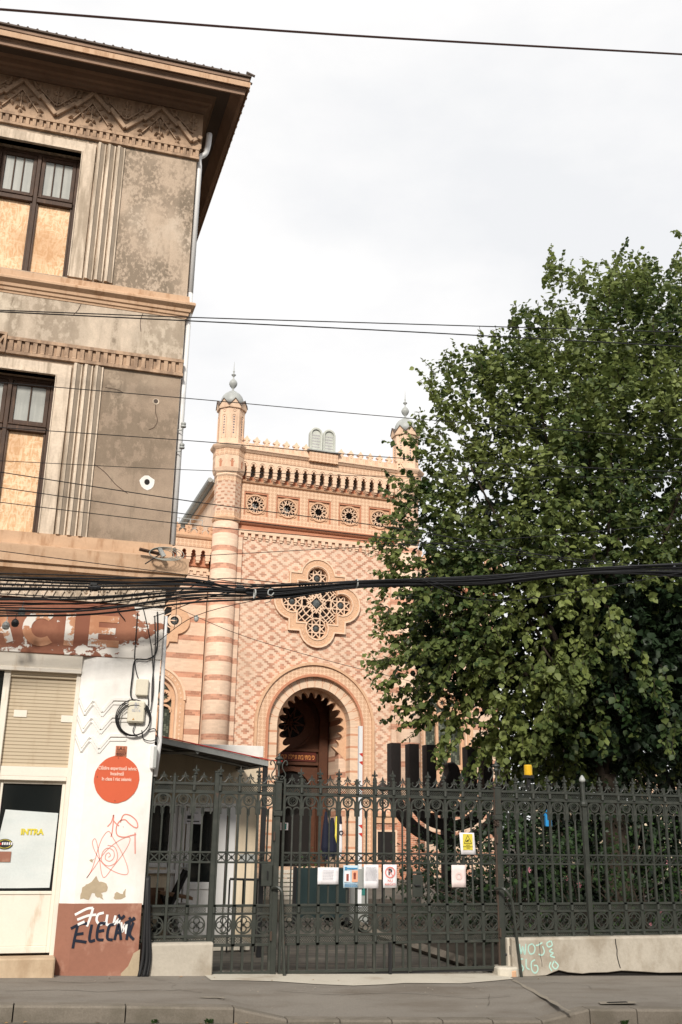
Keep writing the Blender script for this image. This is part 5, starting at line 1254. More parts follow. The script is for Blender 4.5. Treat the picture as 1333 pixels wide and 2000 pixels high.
# side wings
for s_ in (-1,1):
    W0=1.2; wg=empty('side_wing',(0,W0,0),0,None,None,None,tp)
    a,c=(s_*4.2,s_*8.6); a,c=min(a,c),max(a,c); wc=s_*6.08
    b=MB(); ww=1.0
    b.box(a,wc-ww,0,.8,-.3,12.7) ; b.box(wc+ww,c,0,.8,-.3,12.7); b.box(wc-ww,wc+ww,0,.8,-.3,2.2)
    A_=[(wc-ww*math.cos(PI*i/20),6.2+ww*math.sin(PI*i/20)) for i in range(21)]; top=[(wc-ww+2*ww*i/20,8) for i in range(21)]; top[0]=(wc-ww,6.2); top[1]=(wc-ww,8); top[-2]=(wc+ww,8); top[-1]=(wc+ww,6.2)
    b.band(top,A_,0,.8); b.box(wc-ww,wc+ww,0,.8,8,12.7); T(b,'wing_wall','b_banded',wg)
    b=MB(); b.ring(wc,6.2,1.0,1.26,-.09,0,26,0,PI); b.box(wc-1.26,wc-1.0,-.09,0,2.2,6.2); b.box(wc+1.0,wc+1.26,-.09,0,2.2,6.2); wf=T(b,'arched_window','terra',wg)
    b=MB(); b.ring(wc,6.2,1.2,1.28,-.13,-.09,26,0,PI); b.ring(wc,6.2,.92,1.0,-.04,.3,26,0,PI); b.box(wc-1.0,wc-.92,-.04,.3,2.2,6.2); b.box(wc+.92,wc+1.0,-.04,.3,2.2,6.2)
    for i in range(20):
        t=PI*(i+.5)/20; b.prism([(wc+1.1*math.cos(t)-.04,6.2+1.1*math.sin(t)),(wc+1.1*math.cos(t),6.2+1.1*math.sin(t)-.05),(wc+1.1*math.cos(t)+.04,6.2+1.1*math.sin(t)),(wc+1.1*math.cos(t),6.2+1.1*math.sin(t)+.05)],-.10,-.09)
    for i in range(18):
        for q in (1.1,-1.1): z=6.05-.16*i; b.prism([(wc+q-.04,z),(wc+q,z-.05),(wc+q+.04,z),(wc+q,z+.05)],-.10,-.09)
    T(b,'frame_mouldings','terralight',wf)
    b=MB(); y0,y1=.18,.30
    b.box(wc-.92,wc-.80,y0,y1,4.2,6.2); b.box(wc+.80,wc+.92,y0,y1,4.2,6.2)
    for q in (-.27,.27): b.box(wc+q-.055,wc+q+.055,y0,y1,4.2,6.0)
    for q in (-.54,0,.54):
        z=5.75 if q else 6.05
        A2=[(wc+q+.30*math.cos(PI*i/16),z+.30*math.sin(PI*i/16)) for i in range(17)]; B2=[(wc+q+(.20+.03*abs(math.sin(PI*i/16*5)))*math.cos(PI*i/16),z+(.20+.03*abs(math.sin(PI*i/16*5)))*math.sin(PI*i/16)) for i in range(17)]; b.band(A2,B2,y0,y1)
    for q,z,r in ((-.53,6.35,.24),(.53,6.35,.24),(0,6.72,.22)):
        n=32; A2=[(wc+q+r*math.cos(2*PI*i/n),z+r*math.sin(2*PI*i/n)) for i in range(n)]; B2=[(wc+q+(r*.55+r*.16*math.cos(8*2*PI*i/n))*math.cos(2*PI*i/n),z+(r*.55+r*.16*math.cos(8*2*PI*i/n))*math.sin(2*PI*i/n)) for i in range(n)]; b.band(A2,B2,y0-.01,y1,True)
    b.ring(wc,6.2,.78,.94,y0-.005,y1,26,0,PI)
    b.box(wc-.92,wc+.92,y0-.05,y1,4.02,4.2)
    T(b,'window_tracery','terra',wf)
    b=MB(); b.box(wc-.92,wc+.92,y0+.02,y1,2.3,4.02); T(b,'apron_panel','terra',wf)
    b=MB(); 
    for q in (-.54,0,.54): b.ring(wc+q,3.75,.08,.17,y0-.02,y0+.02,16); b.star(wc+q,3.75,.12,.03,8,y0-.02,y0+.02); b.ring(wc+q,3.1,.17,.26,y0-.02,y0+.02,16,0,PI)
    T(b,'apron_roundels','terralight',wf)
    sg_=Sh('leaded_glass'); X,Y_,Z=sg_.xyz(); rv=sg_.rand((X/.095).floor(),((Z+(X/.095).floor().mod(2.0)*.07)/.14).floor()); ld=((X/.095).mod(1.0)).lt(.12).max((((Z+(X/.095).floor().mod(2.0)*.07)/.14).mod(1.0)).lt(.1))
    c_=sg_.mix(rv.gt(.75),(.045,.055,.04),(.12,.135,.10)); c_=sg_.mix(ld,c_,(.015,.014,.012)); ml=sg_.out(c_,.3)
    b=MB(); b.box(wc-.92,wc+.92,y1,y1+.02,4.2,7.15); T(b,'leaded_pane',ml,wf)
    b=MB(); q_=9.23
    QO2=[(wc+x*.70,q_+z*.70) for x,z in quatpath(1.18,.74,1.06)]; QI2=[(wc+x*.70,q_+z*.70) for x,z in quatpath(.74,.36,1.0)]
    b.band(QO2,QI2,-.09,.0,True); rw=T(b,'quatrefoil_window','terra',wg)
    b=MB(); b.box(wc-.75,wc+.75,-.02,-.004,q_-.75,q_+.75); 
    for k in range(4): b.disc(wc+.66*math.cos(k*PI/2),q_+.66*math.sin(k*PI/2),.3,-.025,-.003,14)
    T(b,'pane','dark',rw)
    b=MB()
    for k in range(4):
        ux,uz=wc+.66*math.cos(k*PI/2),q_+.66*math.sin(k*PI/2); b.ring(ux,uz,.17,.27,-.08,-.03,18)
    for i in range(12):
        a=2*PI*i/12; b.bar((wc+.2*math.cos(a),q_+.2*math.sin(a)),(wc+.72*math.cos(a),q_+.72*math.sin(a)),.04,-.07-.001*i,-.03)
    T(b,'star_tracery','terralight',rw); a,c=min(s_*4.2,s_*8.6),max(s_*4.2,s_*8.6)
    for cx_,cz_ in ((0,0),(.66,0),(-.66,0),(0,.66),(0,-.66)): b=MB(); b.star(wc+cx_,q_+cz_,.15,.09,12,-.07,-.035); T(b,'glass_rosette','leadglass',rw)
    # cornice
    b=MB(); b.box(a,c,-.05,0,11.30,11.45); x=a
    while x<c: b.box(x,x+.13,-.05,0,11.17,11.30); x+=.27
    T(b,'dentil_strip','terralight',wg)
    b=MB(); b.box(a,c,-.04,0,11.5,12.15); b.prismx([(-.02,11.45),(-.12,11.48),(-.12,11.56),(-.02,11.58)],a,c); T(b,'arcade_back','terrared',wg)
    k=0; x=a+.1
    while x<c:
        f=MB(); w2=.19
        L=[( w2,12.2),(w2,12.10),(w2-.05,12.08),(w2-.09,12.0),(w2-.06,11.96),(w2-.11,11.9),(w2-.08,11.85),(w2-.11,11.8),(w2-.09,11.72),(w2-.115,11.66)]
        f.prism([(-q,z) for q,z in L]+[(q,z) for q,z in L[::-1]],-.32,-.2); f.box(-.06,.06,-.3,-.03,11.58,11.66); f.box(-w2,w2,-.2,-.03,12.12,12.2)
        o=T(f,'corbel_arch','terralight',wg) if k==0 else inst(o,wg,(0,0,0)); o.location=(x,0,0); x+=.38; k+=1
    b=MB(); b.box(a,c,-.34,.4,12.2,12.50); T(b,'roundel_frieze','circ',wg)
    b=MB(); b.prismx([(-.34,12.5),(-.4,12.54),(-.44,12.62),(-.44,12.68),(.3,12.68),(.3,12.5)],a,c); T(b,'cornice','terra',wg)
    x=a+.22; k=0
    while x<c:
        if k==0:
            f=MB(); f.prism([(-.09,12.68),(.09,12.68),(.08,12.9),(.15,12.95),(.12,13.0),(.14,13.06),(.06,13.08),(0,13.16),(-.06,13.08),(-.14,13.06),(-.12,13.0),(-.15,12.95),(-.08,12.9)],-.34,-.24)
            f.prism([(.13,12.68),(.33,12.68),(.32,12.84),(.29,12.86),(.23,12.93),(.17,12.86),(.13,12.84)],-.33,-.24); f.ring(0,13.0,.02,.05,-.36,-.34,8); f.ring(0,12.82,.02,.055,-.36,-.34,8); f.box(-.25,.25,-.32,-.25,12.68,12.78)
            cr=T(f,'crest_element','terra',wg); cr.location=(x,0,0)
        else: inst(cr,wg,(x,0,0))
        x+=.46; k+=1
    b=MB(); b.prismx([(.0,12.68),(8,12.68),(8,14.1),(.6,12.95)],a,c); T(b,'wing_roof','zinc',wg)
    b=MB(); b.box(a,c,.8,9,-.3,12.68); T(b,'rear_mass','b_banded',wg)
# nave body behind
b=MB(); b.box(-3.8,3.8,3.2,22,-.3,14.9); b.box(-3.8,3.8,.6,3.2,7.4,14.9); T(b,'nave_body','b_banded')
for q in (-4.15,3.8): b=MB(); b.box(q,q+.35,.4,20,-.3,14.9); T(b,'side_wall','terralight')
b=MB(); b.prismx([(.3,14.9),(20,14.9),(20,16.0),(.3,16.0)],-3.6,3.6)
for s_ in (-1,1):
    b.box(min(s_*4.15,s_*4.45),max(s_*4.15,s_*4.45),.45,14,14.86,14.98)
T(b,'nave_roof','zinc')
for s_ in (-1,1): b=MB(); b.tube([(s_*4.5,.4,14.93),(s_*4.5,14,14.93)],.10,8); T(b,'gutter','zinc')
for s_ in (-1,1): b=MB(); b.box(min(s_*4.15,s_*4.3),max(s_*4.15,s_*4.3),.45,14,14.55,14.8); T(b,'eave_soffit','terra')
b=MB()
for x in (-5.9,-5.45,-5.0,-4.5): b.box(x-.012,x+.012,1.5,1.52,12.7,13.55)
for z in (13.15,13.35,13.53): b.box(-6.4,-4.5,1.5,1.52,z-.01,z+.01)
T(b,'roof_railing','zinc')
# ---------------- guard booth ----------------
bo=empty('guard_booth',(0,0,0),0,'small beige guard booth with white door and sloping awning behind the left fence','booth')
BY=3.0
def B(mb,name,m,par=bo,**k): return mb.build(name,m,par,**k)
b=MB(); b.box(.9,1.30,BY,BY+2.6,G(2),2.72); b.box(1.30,1.70,BY,BY+.08,G(2),1.08); b.box(1.30,2.62,BY,BY+.08,1.98,2.72); b.box(2.62,2.93,BY,BY+2.6,G(2),2.66); b.box(1.30,2.62,BY+2.5,BY+2.6,G(2),2.7); B(b,'wall','beige')
b=MB(); b.box(1.85,2.99,BY-.05,BY+2.7,2.66,2.83); B(b,'parapet','white',bevel=.006)
b=MB(); b.box(1.28,1.34,BY-.02,BY+.03,1.08,1.98); b.box(1.34,1.66,BY-.02,BY+.03,1.93,1.98); b.box(1.34,1.66,BY-.02,BY+.03,1.08,1.14); b.box(1.64,1.72,BY-.02,BY+.03,1.04,1.98); wn=B(b,'window','pvc')
b=MB(); b.box(1.34,1.64,BY+.0,BY+.01,1.14,1.93); B(b,'pane','glass',wn)
b=MB(); b.box(1.24,1.76,BY-.06,BY-.0,1.0,1.045); B(b,'sill','pvc',wn)
b=MB(); b.box(1.76,1.87,BY-.03,BY+.05,.10,1.98); b.box(2.50,2.62,BY-.03,BY+.05,.10,1.98); b.box(1.87,2.50,BY-.03,BY+.05,1.92,1.98); b.box(1.70,1.76,BY,BY+.06,.1,1.98); B(b,'door_frame','pvc',bevel=.006)
b=MB(); b.box(1.89,1.98,BY-.02,BY+.03,.16,1.91); b.box(2.37,2.48,BY-.02,BY+.03,.16,1.91); b.box(1.98,2.37,BY-.02,BY+.03,.16,.24); b.box(1.98,2.37,BY-.02,BY+.03,.78,.88); b.box(1.98,2.37,BY+.0,BY+.02,.24,.78); b.box(1.98,2.37,BY-.02,BY+.03,1.86,1.91); do=B(b,'door','pvc',bevel=.005)
b=MB(); b.box(1.98,2.37,BY+.0,BY+.01,.88,1.86); B(b,'pane','glass',do)
b=MB(); b.tube([(1.93,BY-.02,1.08),(1.93,BY-.07,1.08),(1.84,BY-.07,1.08)],.012,6); b.box(1.915,1.945,BY-.035,BY-.02,.98,1.13); B(b,'handle','zinc',do)
b=MB(); b.box(1.86,2.1,BY-.03,BY-.025,1.68,1.86); nt_=B(b,'door_notice','paper',do)
b=MB(); b.box(1.89,1.99,BY-.034,BY-.03,1.75,1.80); b.box(1.89,2.07,BY-.034,BY-.03,1.71,1.725); b.box(1.92,2.05,BY-.034,BY-.03,1.83,1.84); B(b,'notice_print','ink',nt_)
b=MB(); b.box(1.85,1.885,BY-.45,BY-.03,.05,.12); b.box(1.72,2.75,BY-.8,BY,G(2),.14); B(b,'threshold','apron')
b=MB(); b.disc(1.53,2.16,.10,BY-.03,BY,16); B(b,'round_vent','dark')
b=MB(); b.box(2.70,2.93,BY-.012,BY,1.15,1.27); B(b,'grey_plate','zinc')
# awning, slopes down to the right
def aw(x,y,dz=0): return (x,y,2.80-.175*(x-1.0)+dz)
b=MB(); Y0,Y1=1.55,3.0
b.add([aw(.9,Y0,.0),aw(2.78,Y0,.0),aw(2.66,Y1),aw(.9,Y1),aw(.9,Y0,.03),aw(2.78,Y0,.03),aw(2.66,Y1,.03),aw(.9,Y1,.03)],[(0,3,2,1),(4,5,6,7),(0,1,5,4),(1,2,6,5),(2,3,7,6),(3,0,4,7)]); awo=B(b,'awning_sheet',mat('dark_awning_sheet',(.10,.085,.07),.6,var=.2,sc=2,bump=0))
b=MB(); b.add([aw(.9,Y0-.03,-.04),aw(2.78,Y0-.03,-.04),aw(2.78,Y0-.03,.035),aw(.9,Y0-.03,.035),aw(.9,Y0,-.04),aw(2.78,Y0,-.04),aw(2.78,Y0,.035),aw(.9,Y0,.035)],[(0,1,2,3),(4,7,6,5),(0,4,5,1),(3,2,6,7),(1,5,6,2)]); B(b,'awning_fascia','zinc',awo)
b=MB(); b.tube([aw(.9,Y0-.04,.045),aw(2.78,Y0-.04,.045),aw(2.98,Y0+.0,.07)],.009,5); B(b,'red_trim','red',awo)
b=MB(); b.tube([aw(1.8,Y0,-.05),aw(1.35,Y1,-.05)],.03,4); b.tube([aw(2.72,Y0+.02,-.04),aw(2.60,Y1,-.04)],.025,4); b.tube([aw(.9,2.3,-.03),aw(2.7,2.3,-.03)],.02,4); B(b,'awning_rib','zinc',awo)
b=MB(); b.box(2.72,2.78,Y0+.0,Y0+.06,G(2.7),2.46); B(b,'awning_post','darkmetal',awo)
# railing
ra=empty('black_railing',(0,0,0),0,'low black metal railing beside the booth door','railing')
def seg(p,q,par):
    b=MB(); b.tube([p,q],.016,5); b.build('top_bar','darkmetal',par); b=MB(); b.tube([(p[0],p[1],.15),(q[0],q[1],.15)],.012,5); b.build('bottom_bar','darkmetal',par)
A_=(2.40,2.0,.97); B_=(2.98,2.0,.955); C_=(3.3,3.4,.96)
seg(A_,B_,ra); seg(B_,C_,ra)
for i in range(4): 
    b=MB(); x=2.40+.19*i; b.tube([(x,2.0,.05),(x,2.0,.96)],.013,5); b.build('upright','darkmetal',ra)
b=MB(); b.tube([(2.40,2.0,.62),(2.62,2.0,.62)],.01,5); b.build('cross_bar','darkmetal',ra)
for i in range(1,9):
    b=MB(); t=i/8; x,y=2.98+.32*t,2.0+1.4*t; b.tube([(x,y,.05),(x,y,.95)],.01,5); b.build('upright','darkmetal',ra)
# folding chair
ch=empty('folding_chair',(0,0,0),0,'black folding chair with brown seat outside the booth, behind the short plinth fence','chair')
b=MB(); b.add([(1.50,2.3,.80),(1.95,2.3,.72),(1.95,2.65,.72),(1.50,2.65,.80),(1.50,2.3,.76),(1.95,2.3,.68),(1.95,2.65,.68),(1.50,2.65,.76)],[(0,1,2,3),(4,7,6,5),(0,4,5,1),(1,5,6,2),(2,6,7,3),(3,7,4,0)]); b.build('seat',mat('brown_seat_board',(.16,.09,.05),.6),ch)
b=MB(); b.tube([(1.40,2.28,G(1.4)),(1.86,2.28,1.06)],.03,5); b.tube([(1.40,2.66,G(1.4)),(1.86,2.66,1.06)],.03,5); b.build('back_frame','darkmetal',ch)
b=MB(); b.tube([(1.9,2.28,G(1.9)),(1.55,2.28,.74)],.02,5); b.tube([(1.9,2.66,G(1.9)),(1.55,2.66,.74)],.02,5); b.build('leg','darkmetal',ch)
b=MB(); b.box(1.40,1.60,2.72,2.76,.5,.82); b.build('back_panel',mat('brown_back_board',(.13,.07,.04),.6),ch)
bt=MB(); bt.box(1.78,2.02,2.6,2.8,.1,.62); o=tag(bt.build('storage_box','pvc',bevel=.02),'white plastic box standing under the folding chair','box')
# courtyard furniture
gp=empty('dark_glass_panel',(0,0,0),0,'teal grey glazed panel standing left of the barrier, seen through the gate','panel')
b=MB(); q=at(580,1695,6); q2=at(676,1757,6); b.box(q.x,q2.x,6,6.05,q2.z-.3,q.z); b.build('glass','tealglass',gp)
for xx in (q.x-.05,q2.x): b=MB(); b.box(xx,xx+.05,5.98,6.07,q2.z-.4,q.z+.02); b.build('frame_post','darkmetal',gp)
bp=empty('striped_wall_panel',(0,0,0),0,'low beige panel of horizontal slats beside the teal glazed panel','panel')
q=at(548,1697,7); q2=at(578,1757,7)
for i in range(7): b=MB(); z=q2.z+(q.z-q2.z)*i/7; b.box(q.x-.35,q2.x,7,7.06,z,z+(q.z-q2.z)/7-.02); b.build('slat','cream',bp)
b=MB(); b.box(q.x-.35,q2.x,7.02,7.05,-.1,q2.z); b.build('base','concrete',bp)
br=empty('boom_barrier',(0,0,0),0,'white boom barrier pole with red stripes raised upright beside its grey cabinet','barrier')
b=MB(); pb=at(703,1760,6); pt=at(704,1418,6); b.box(pb.x-.035,pb.x+.035,6,6.08,.3,pt.z); po_=b.build('pole',mat('white_enamel',(.78,.79,.82),.4,var=.03,bump=0),br)
zs=[at(704,y,6).z for y in (1455,1491,1536,1595)]
for z in [at(704,1472,6).z,at(704,1488,6).z,at(704,1538,6).z,at(704,1612,6).z,at(704,1628,6).z]:
    b=MB(); x=pb.x; b.add([(x-.036,5.996,z),(x+.036,5.996,z-.06),(x+.036,5.996,z+.015)],[(0,1,2)]) ; b.build('red_mark','red',po_)
b=MB(); b.box(pb.x-.045,pb.x+.045,5.97,6.1,.62,.95); b.build('pivot_bracket','zinc',br)
b=MB(); b.box(pb.x-.09,pb.x+.17,6.02,6.35,G(5),.98); cbn=b.build('cabinet','zinc',br,bevel=.01)
b=MB(); b.box(pb.x+.0,pb.x+.12,6.012,6.02,.5,.62); b.build('teal_label','teal',cbn)
# flags at the portal
for nm,(px,Y),cols,lab in (('f1',(658,22.6),(('navy',-1),('yellow',0)),'furled blue and yellow flag on a slanting pole by the portal'),('f2',(664.5,22.0),(('paper',0),('navy',1)),'furled white flag with dark blue marks beside the portal jamb')):
    q=at(px,1580,Y); e=empty('furled_flag',(q.x,q.y,0),0,lab,'flag')
    b=MB(); b.tube([(-.05,0,G(9)),(0,0,2.45)],.02,6); b.build('pole','darkmetal',e)
    if nm=='f1':
        b=MB(); b.lathe([(.03,2.3),(.08,1.9),(.16,1.4),(.12,1.15),(.02,1.1)],.03,-.02,8); b.build('yellow_cloth','yellow',e)
        b=MB(); b.lathe([(.05,2.0),(.16,1.5),(.22,.9),(.15,.7)],-.15,.02,8); b.build('navy_cloth','navy',e)
    else:
        b=MB(); b.lathe([(.02,2.3),(.05,2.1),(.09,1.6),(.10,1.0),(.07,.7)],0,0,8); b.build('white_cloth','paper',e)
        b=MB(); b.lathe([(.055,2.05),(.065,1.9),(.08,1.8)],.01,-.01,8); b.ring(.03,1.5,.05,.08,-.11,-.08,10); b.build('blue_marks','navy',e)
fx=at(637,1600,22.6); e=empty('furled_flag',(fx.x,fx.y,0),0,'furled dark navy flag in the shade of the portal, left of the yellow one','flag'); b=MB(); b.tube([(0,0,G(9)),(0,0,2.3)],.02,6); b.build('pole','darkmetal',e); b=MB(); b.lathe([(.04,2.2),(.12,1.6),(.16,1.0),(.1,.6)],0,0,8); b.build('cloth','navy',e)
# ---------------- menorah ----------------
mn=empty('menorah_sculpture',(0,0,0),0,'monumental black seven armed candelabrum standing in front of the temple','sculpture')
MY=10.0; cx=8.86; armz=3.57; wA=.235; xs=[7.55,8.0,8.43]; rx=[9.46,9.87,10.33]
dm=mat('matt_black_steel',(.017,.013,.012),.7,var=.3,bump=0)
for i,(a,c) in enumerate(zip(xs,rx[::-1])):
    mid=(a+c)/2; r=(c-a)/2; zc=[2.60,2.55,2.5][i]; w2=wA/2
    for s_,x in ((-1,a),(1,c)):
        b=MB(); b.box(x-w2,x+w2,MY,MY+.32,zc,armz-.03*(x-7.5)*.3); b.build('arm','x' if False else dm,mn)
    b=MB(); n=22; ry=r*.86
    A_=[(mid+(r+w2)*math.cos(PI+PI*k/n),zc+(ry+w2)*math.sin(PI+PI*k/n)) for k in range(n+1)]
    B_=[(mid+(r-w2*.9)*math.cos(PI+PI*k/n),zc+(ry-w2*.9)*math.sin(PI+PI*k/n)) for k in range(n+1)]
    b.band(A_,B_,MY,MY+.32); b.build('curved_branch',dm,mn)
b=MB(); b.box(cx-.10,cx+.10,MY-.03,MY+.35,G(9),2.3); b.build('stem',dm,mn)
b=MB(); b.prism([(8.80,2.25),(9.02,2.2),(9.16,2.55),(9.17,2.85),(9.11,3.08),(8.98,3.19),(8.82,3.15),(8.86,2.98),(8.80,2.82),(8.68,2.62),(8.62,2.48)],MY-.04,MY+.36); b.build('curled_central_arm',dm,mn,bevel=.03)
b=MB(); b.box(cx-.5,cx+.5,MY-.2,MY+.6,G(9)-.05,.25); b.build('plinth','concrete',mn)
# small dark camera cluster left of the menorah
q=at(748,1538,5); e=empty('dark_lamp_on_post',(q.x,5,0),0,'small dark rounded lamp peeping over the gate left of the black sculpture','lamp')
b=MB(); b.tube([(0,0,G(5)),(0,0,q.z-.06)],.02,6); b.build('pole','darkmetal',e); b=MB(); b.ell((0,0,q.z),.10,.10,.075,10,6); b.lathe([(.03,q.z+.06),(.02,q.z+.12)],0,0,8); b.build('head',mat('brown_lamp_shell',(.05,.035,.03),.4,bump=0),e,smooth=True)
# beacon
e=empty('amber_beacon',(5.985,.06,0),0,'amber warning beacon on a dark bracket above the right fence','lamp')
b=MB(); b.lathe([(.052,2.35),(.055,2.36),(.053,2.47),(.048,2.485)],0,0,16); b.build('lens','amber',e,smooth=False)
b=MB(); b.box(-.06,.06,-.05,.05,2.315,2.352); b.box(-.02,.02,-.02,.02,2.15,2.315); b.build('bracket','darkmetal',e)
# far right building
e=empty('pale_building',(27.5,30,0),R(3),'pale cornice end of a distant building at the right edge, above the fence','building')
b=MB(); b.box(-1.2,14,0,10,-1,3.1); b.build('wall','beige',e); b=MB(); b.box(-1.5,14,-.35,0,3.1,3.4); b.box(-1.4,14,-.2,0,3.4,4.0); b.box(-1.6,14,-.4,0,4.0,4.3); b.build('cornice','terralight',e); b=MB(); b.box(1.2,3.2,-.06,0,1.4,2.9); b.build('window','glass',e)
q=at(1303,1535,14); e=empty('small_flag',(q.x,14,0),0,'small blue and yellow flag above the far right end of the fence','flag')
b=MB(); b.tube([(0,0,G(9)),(0,0,q.z+.35)],.015,5); b.build('pole','darkmetal',e); b=MB(); b.add([(0,0,q.z+.3),(-.16,.03,q.z+.25),(-.14,0,q.z-.1),(0,0,q.z-.25)],[(0,1,2,3)]); b.add([(0,.001,q.z+.3),(.1,.03,q.z+.22),(.12,0,q.z-.15),(0,.001,q.z-.25)],[(0,1,2,3)]); b.cur=1; b.mi=[0,1]; b.build('cloth',['navy','yellow'],e)
# ---------------- trees and shrubs ----------------
import numpy as np
rng=np.random.default_rng(11)
LEAF=np.array([(0,0,0),(.30,.42,.06),(.62,.40,.05),(1.05,0,-.10),(.62,-.40,.05),(.30,-.42,.06),(.45,0,-.03)])
LF=[(0,1,6),(1,2,6),(2,3,6),(3,4,6),(4,5,6),(5,0,6)]
def leafmesh(name,pos,dirs,nrm,size,m,parent):
    n=len(pos); d=dirs/np.linalg.norm(dirs,axis=1)[:,None]; s_=np.cross(nrm,d); s_/=np.linalg.norm(s_,axis=1)[:,None]+1e-9; u=np.cross(d,s_)
    v=pos[:,None,:]+size[:,None,None]*(LEAF[None,:,0,None]*d[:,None,:]+LEAF[None,:,1,None]*s_[:,None,:]+LEAF[None,:,2,None]*u[:,None,:])
    k=len(LEAF); F=(np.array(LF)[None]+np.arange(n)[:,None,None]*k).reshape(-1,3)
    me=bpy.data.meshes.new(name); me.vertices.add(n*k); me.vertices.foreach_set('co',v.reshape(-1).astype(np.float32))
    me.loops.add(len(F)*3); me.loops.foreach_set('vertex_index',F.reshape(-1).astype(np.int32)); me.polygons.add(len(F)); me.polygons.foreach_set('loop_start',np.arange(0,len(F)*3,3).astype(np.int32)); me.polygons.foreach_set('loop_total',np.full(len(F),3,dtype=np.int32)); me.update(calc_edges=True); me.validate()
    me.materials.append(Mt[m]); o=bpy.data.objects.new(name,me); col.objects.link(o)
    if parent: o.parent=parent
    return o
def shoots(starts,dirs,lens,per,lsize,droop=.0,spread=.9):
    P_=[];D_=[];N_=[];S_=[];tw=[]
    for s0,d,L_ in zip(starts,dirs,lens):
        d=d/np.linalg.norm(d); side=np.cross(d,[0,0,1.]); side/=np.linalg.norm(side)+1e-9; k=max(4,int(per*L_/.6)); pts=[s0]
        p=s0.copy(); dd=d.copy(); 
        for i in range(k):
            dd=dd+np.array([0,0,-droop])/k+rng.normal(0,.05,3); dd/=np.linalg.norm(dd); p=p+dd*L_/k; pts.append(p.copy())
            s_=1 if i%2 else -1; ls=lsize*rng.uniform(.45,1.25)*(1-.35*(i/k)**2)
            ld=dd*rng.uniform(.1,.7)+side*s_*spread*rng.uniform(.5,1)+rng.normal(0,.35,3)+np.array([0,0,-.45])
            P_.append(p+rng.normal(0,.015,3)); D_.append(ld); N_.append(np.array([0,-.35,.8])+rng.normal(0,.55,3)); S_.append(ls)
        tw.append(pts[::3]+[pts[-1]])
    return np.array(P_),np.array(D_),np.array(N_),np.array(S_),tw
def inpoly(x,y,P_):
    c=False; j=len(P_)-1
    for i in range(len(P_)):
        if (P_[i][1]>y)!=(P_[j][1]>y) and x<(P_[j][0]-P_[i][0])*(y-P_[i][1])/(P_[j][1]-P_[i][1])+P_[i][0]: c=not c
        j=i
    return c
def edgedist(x,y,P_):
    m_=1e9
    for i in range(len(P_)):
        a,b_=P_[i-1],P_[i]; dx,dy=b_[0]-a[0],b_[1]-a[1]; t=max(0,min(1,((x-a[0])*dx+(y-a[1])*dy)/(dx*dx+dy*dy))); m_=min(m_,math.hypot(x-a[0]-t*dx,y-a[1]-t*dy))
    return m_
# --- big tree: crown outline measured in metres at its own distance
TY=3.6
sil=[(1085,560),(1110,600),(1060,640),(1000,690),(960,700),(900,730),(870,790),(850,860),(830,930),(800,985),(775,1050),(770,1105),(790,1140),(770,1190),(770,1250),(800,1320),(860,1390),(960,1420),(1010,1480),(1100,1500),(1280,1500),(1500,1420),(1650,1200),(1650,900),(1560,680),(1450,560),(1330,560),(1265,555),(1230,600),(1190,560),(1140,560)]
silw=[(at(x,y,TY).x,at(x,y,TY).z) for x,y in sil]
xs_=[p[0] for p in silw]; zs_=[p[1] for p in silw]
tree=empty('broadleaf_tree',(9.3,TY,0),0,'big broadleaf tree with heart shaped leaves filling the right side above the fence','tree')
off=np.array([9.3,TY,0.])
cen=np.array([at(1180,1050,TY).x,TY,at(1180,1050,TY).z])
ST=[];DI=[];LE=[]; ndone=0
clumps=[]
while len(clumps)<640:
    x=rng.uniform(min(xs_),max(xs_)); z=rng.uniform(min(zs_),max(zs_))
    if not inpoly(x,z,silw): continue
    e_=edgedist(x,z,silw)
    if e_<.22: continue
    th=min(2.3,.35+1.15*e_**.75); t=rng.uniform(-1,1); t=math.copysign(abs(t)**.55,t)
    if t>0 and rng.random()<.35: t=-t
    if x>12.0 and rng.random()<.75: continue
    low=z<5.7 and x>8.4
    if low and rng.random()<.90: continue
    if low: t=abs(t)*.8
    clumps.append((np.array([x,TY+t*th,z]),e_))
for c,e_ in clumps:
    big=rng.uniform(.16,.42)
    for k in range(int(rng.integers(6,11))):
        p=c+rng.normal(0,big,3)*np.array([1,.8,1]); 
        if p[1]<.35: p[1]=.35+rng.random()*.3
        o_=p-cen; o_/=np.linalg.norm(o_)+1e-6; d=o_*.7+np.array([0,-.12,.35 if p[2]>5.5 else -.05])+rng.normal(0,.3,3)
        ST.append(p); DI.append(d); LE.append(rng.uniform(.25,.5))
# spiky tips on the outline
tips=[(1083,560,1083,486,3),(1195,560,1210,487,3),(1270,560,1275,492,3),(1010,660,1003,590,2),(1000,690,965,645,3),(900,745,870,670,2),(885,760,850,700,2),(930,725,935,668,3),(870,800,828,728,3),(850,870,812,800,2),(845,900,800,862,1),(800,985,745,1010,2),(790,1040,700,1070,2),(780,1110,740,1165,2),(775,1130,720,1120,1),(780,1200,735,1240,3),(790,1280,705,1285,2),(800,1320,730,1345,2),(830,1370,770,1395,2),(850,1400,765,1425,2),(900,1420,845,1490,3),(960,1430,905,1545,2),(1000,1470,980,1530,2),(1320,560,1330,500,2),(1150,570,1140,520,3),(1060,640,1030,600,3)]
for x0,y0,x1,y1,n_ in tips:
    for k in range(n_*2):
        Y=TY+rng.uniform(-.8,.5); a=at(x0+rng.uniform(-22,22),y0+rng.uniform(-15,15),Y); b_=at(x1+rng.uniform(-7,7),y1+rng.uniform(-5,5),Y)
        ST.append(np.array(a)); DI.append(np.array(b_-a)); LE.append((b_-a).length*rng.uniform(.8,1.02))
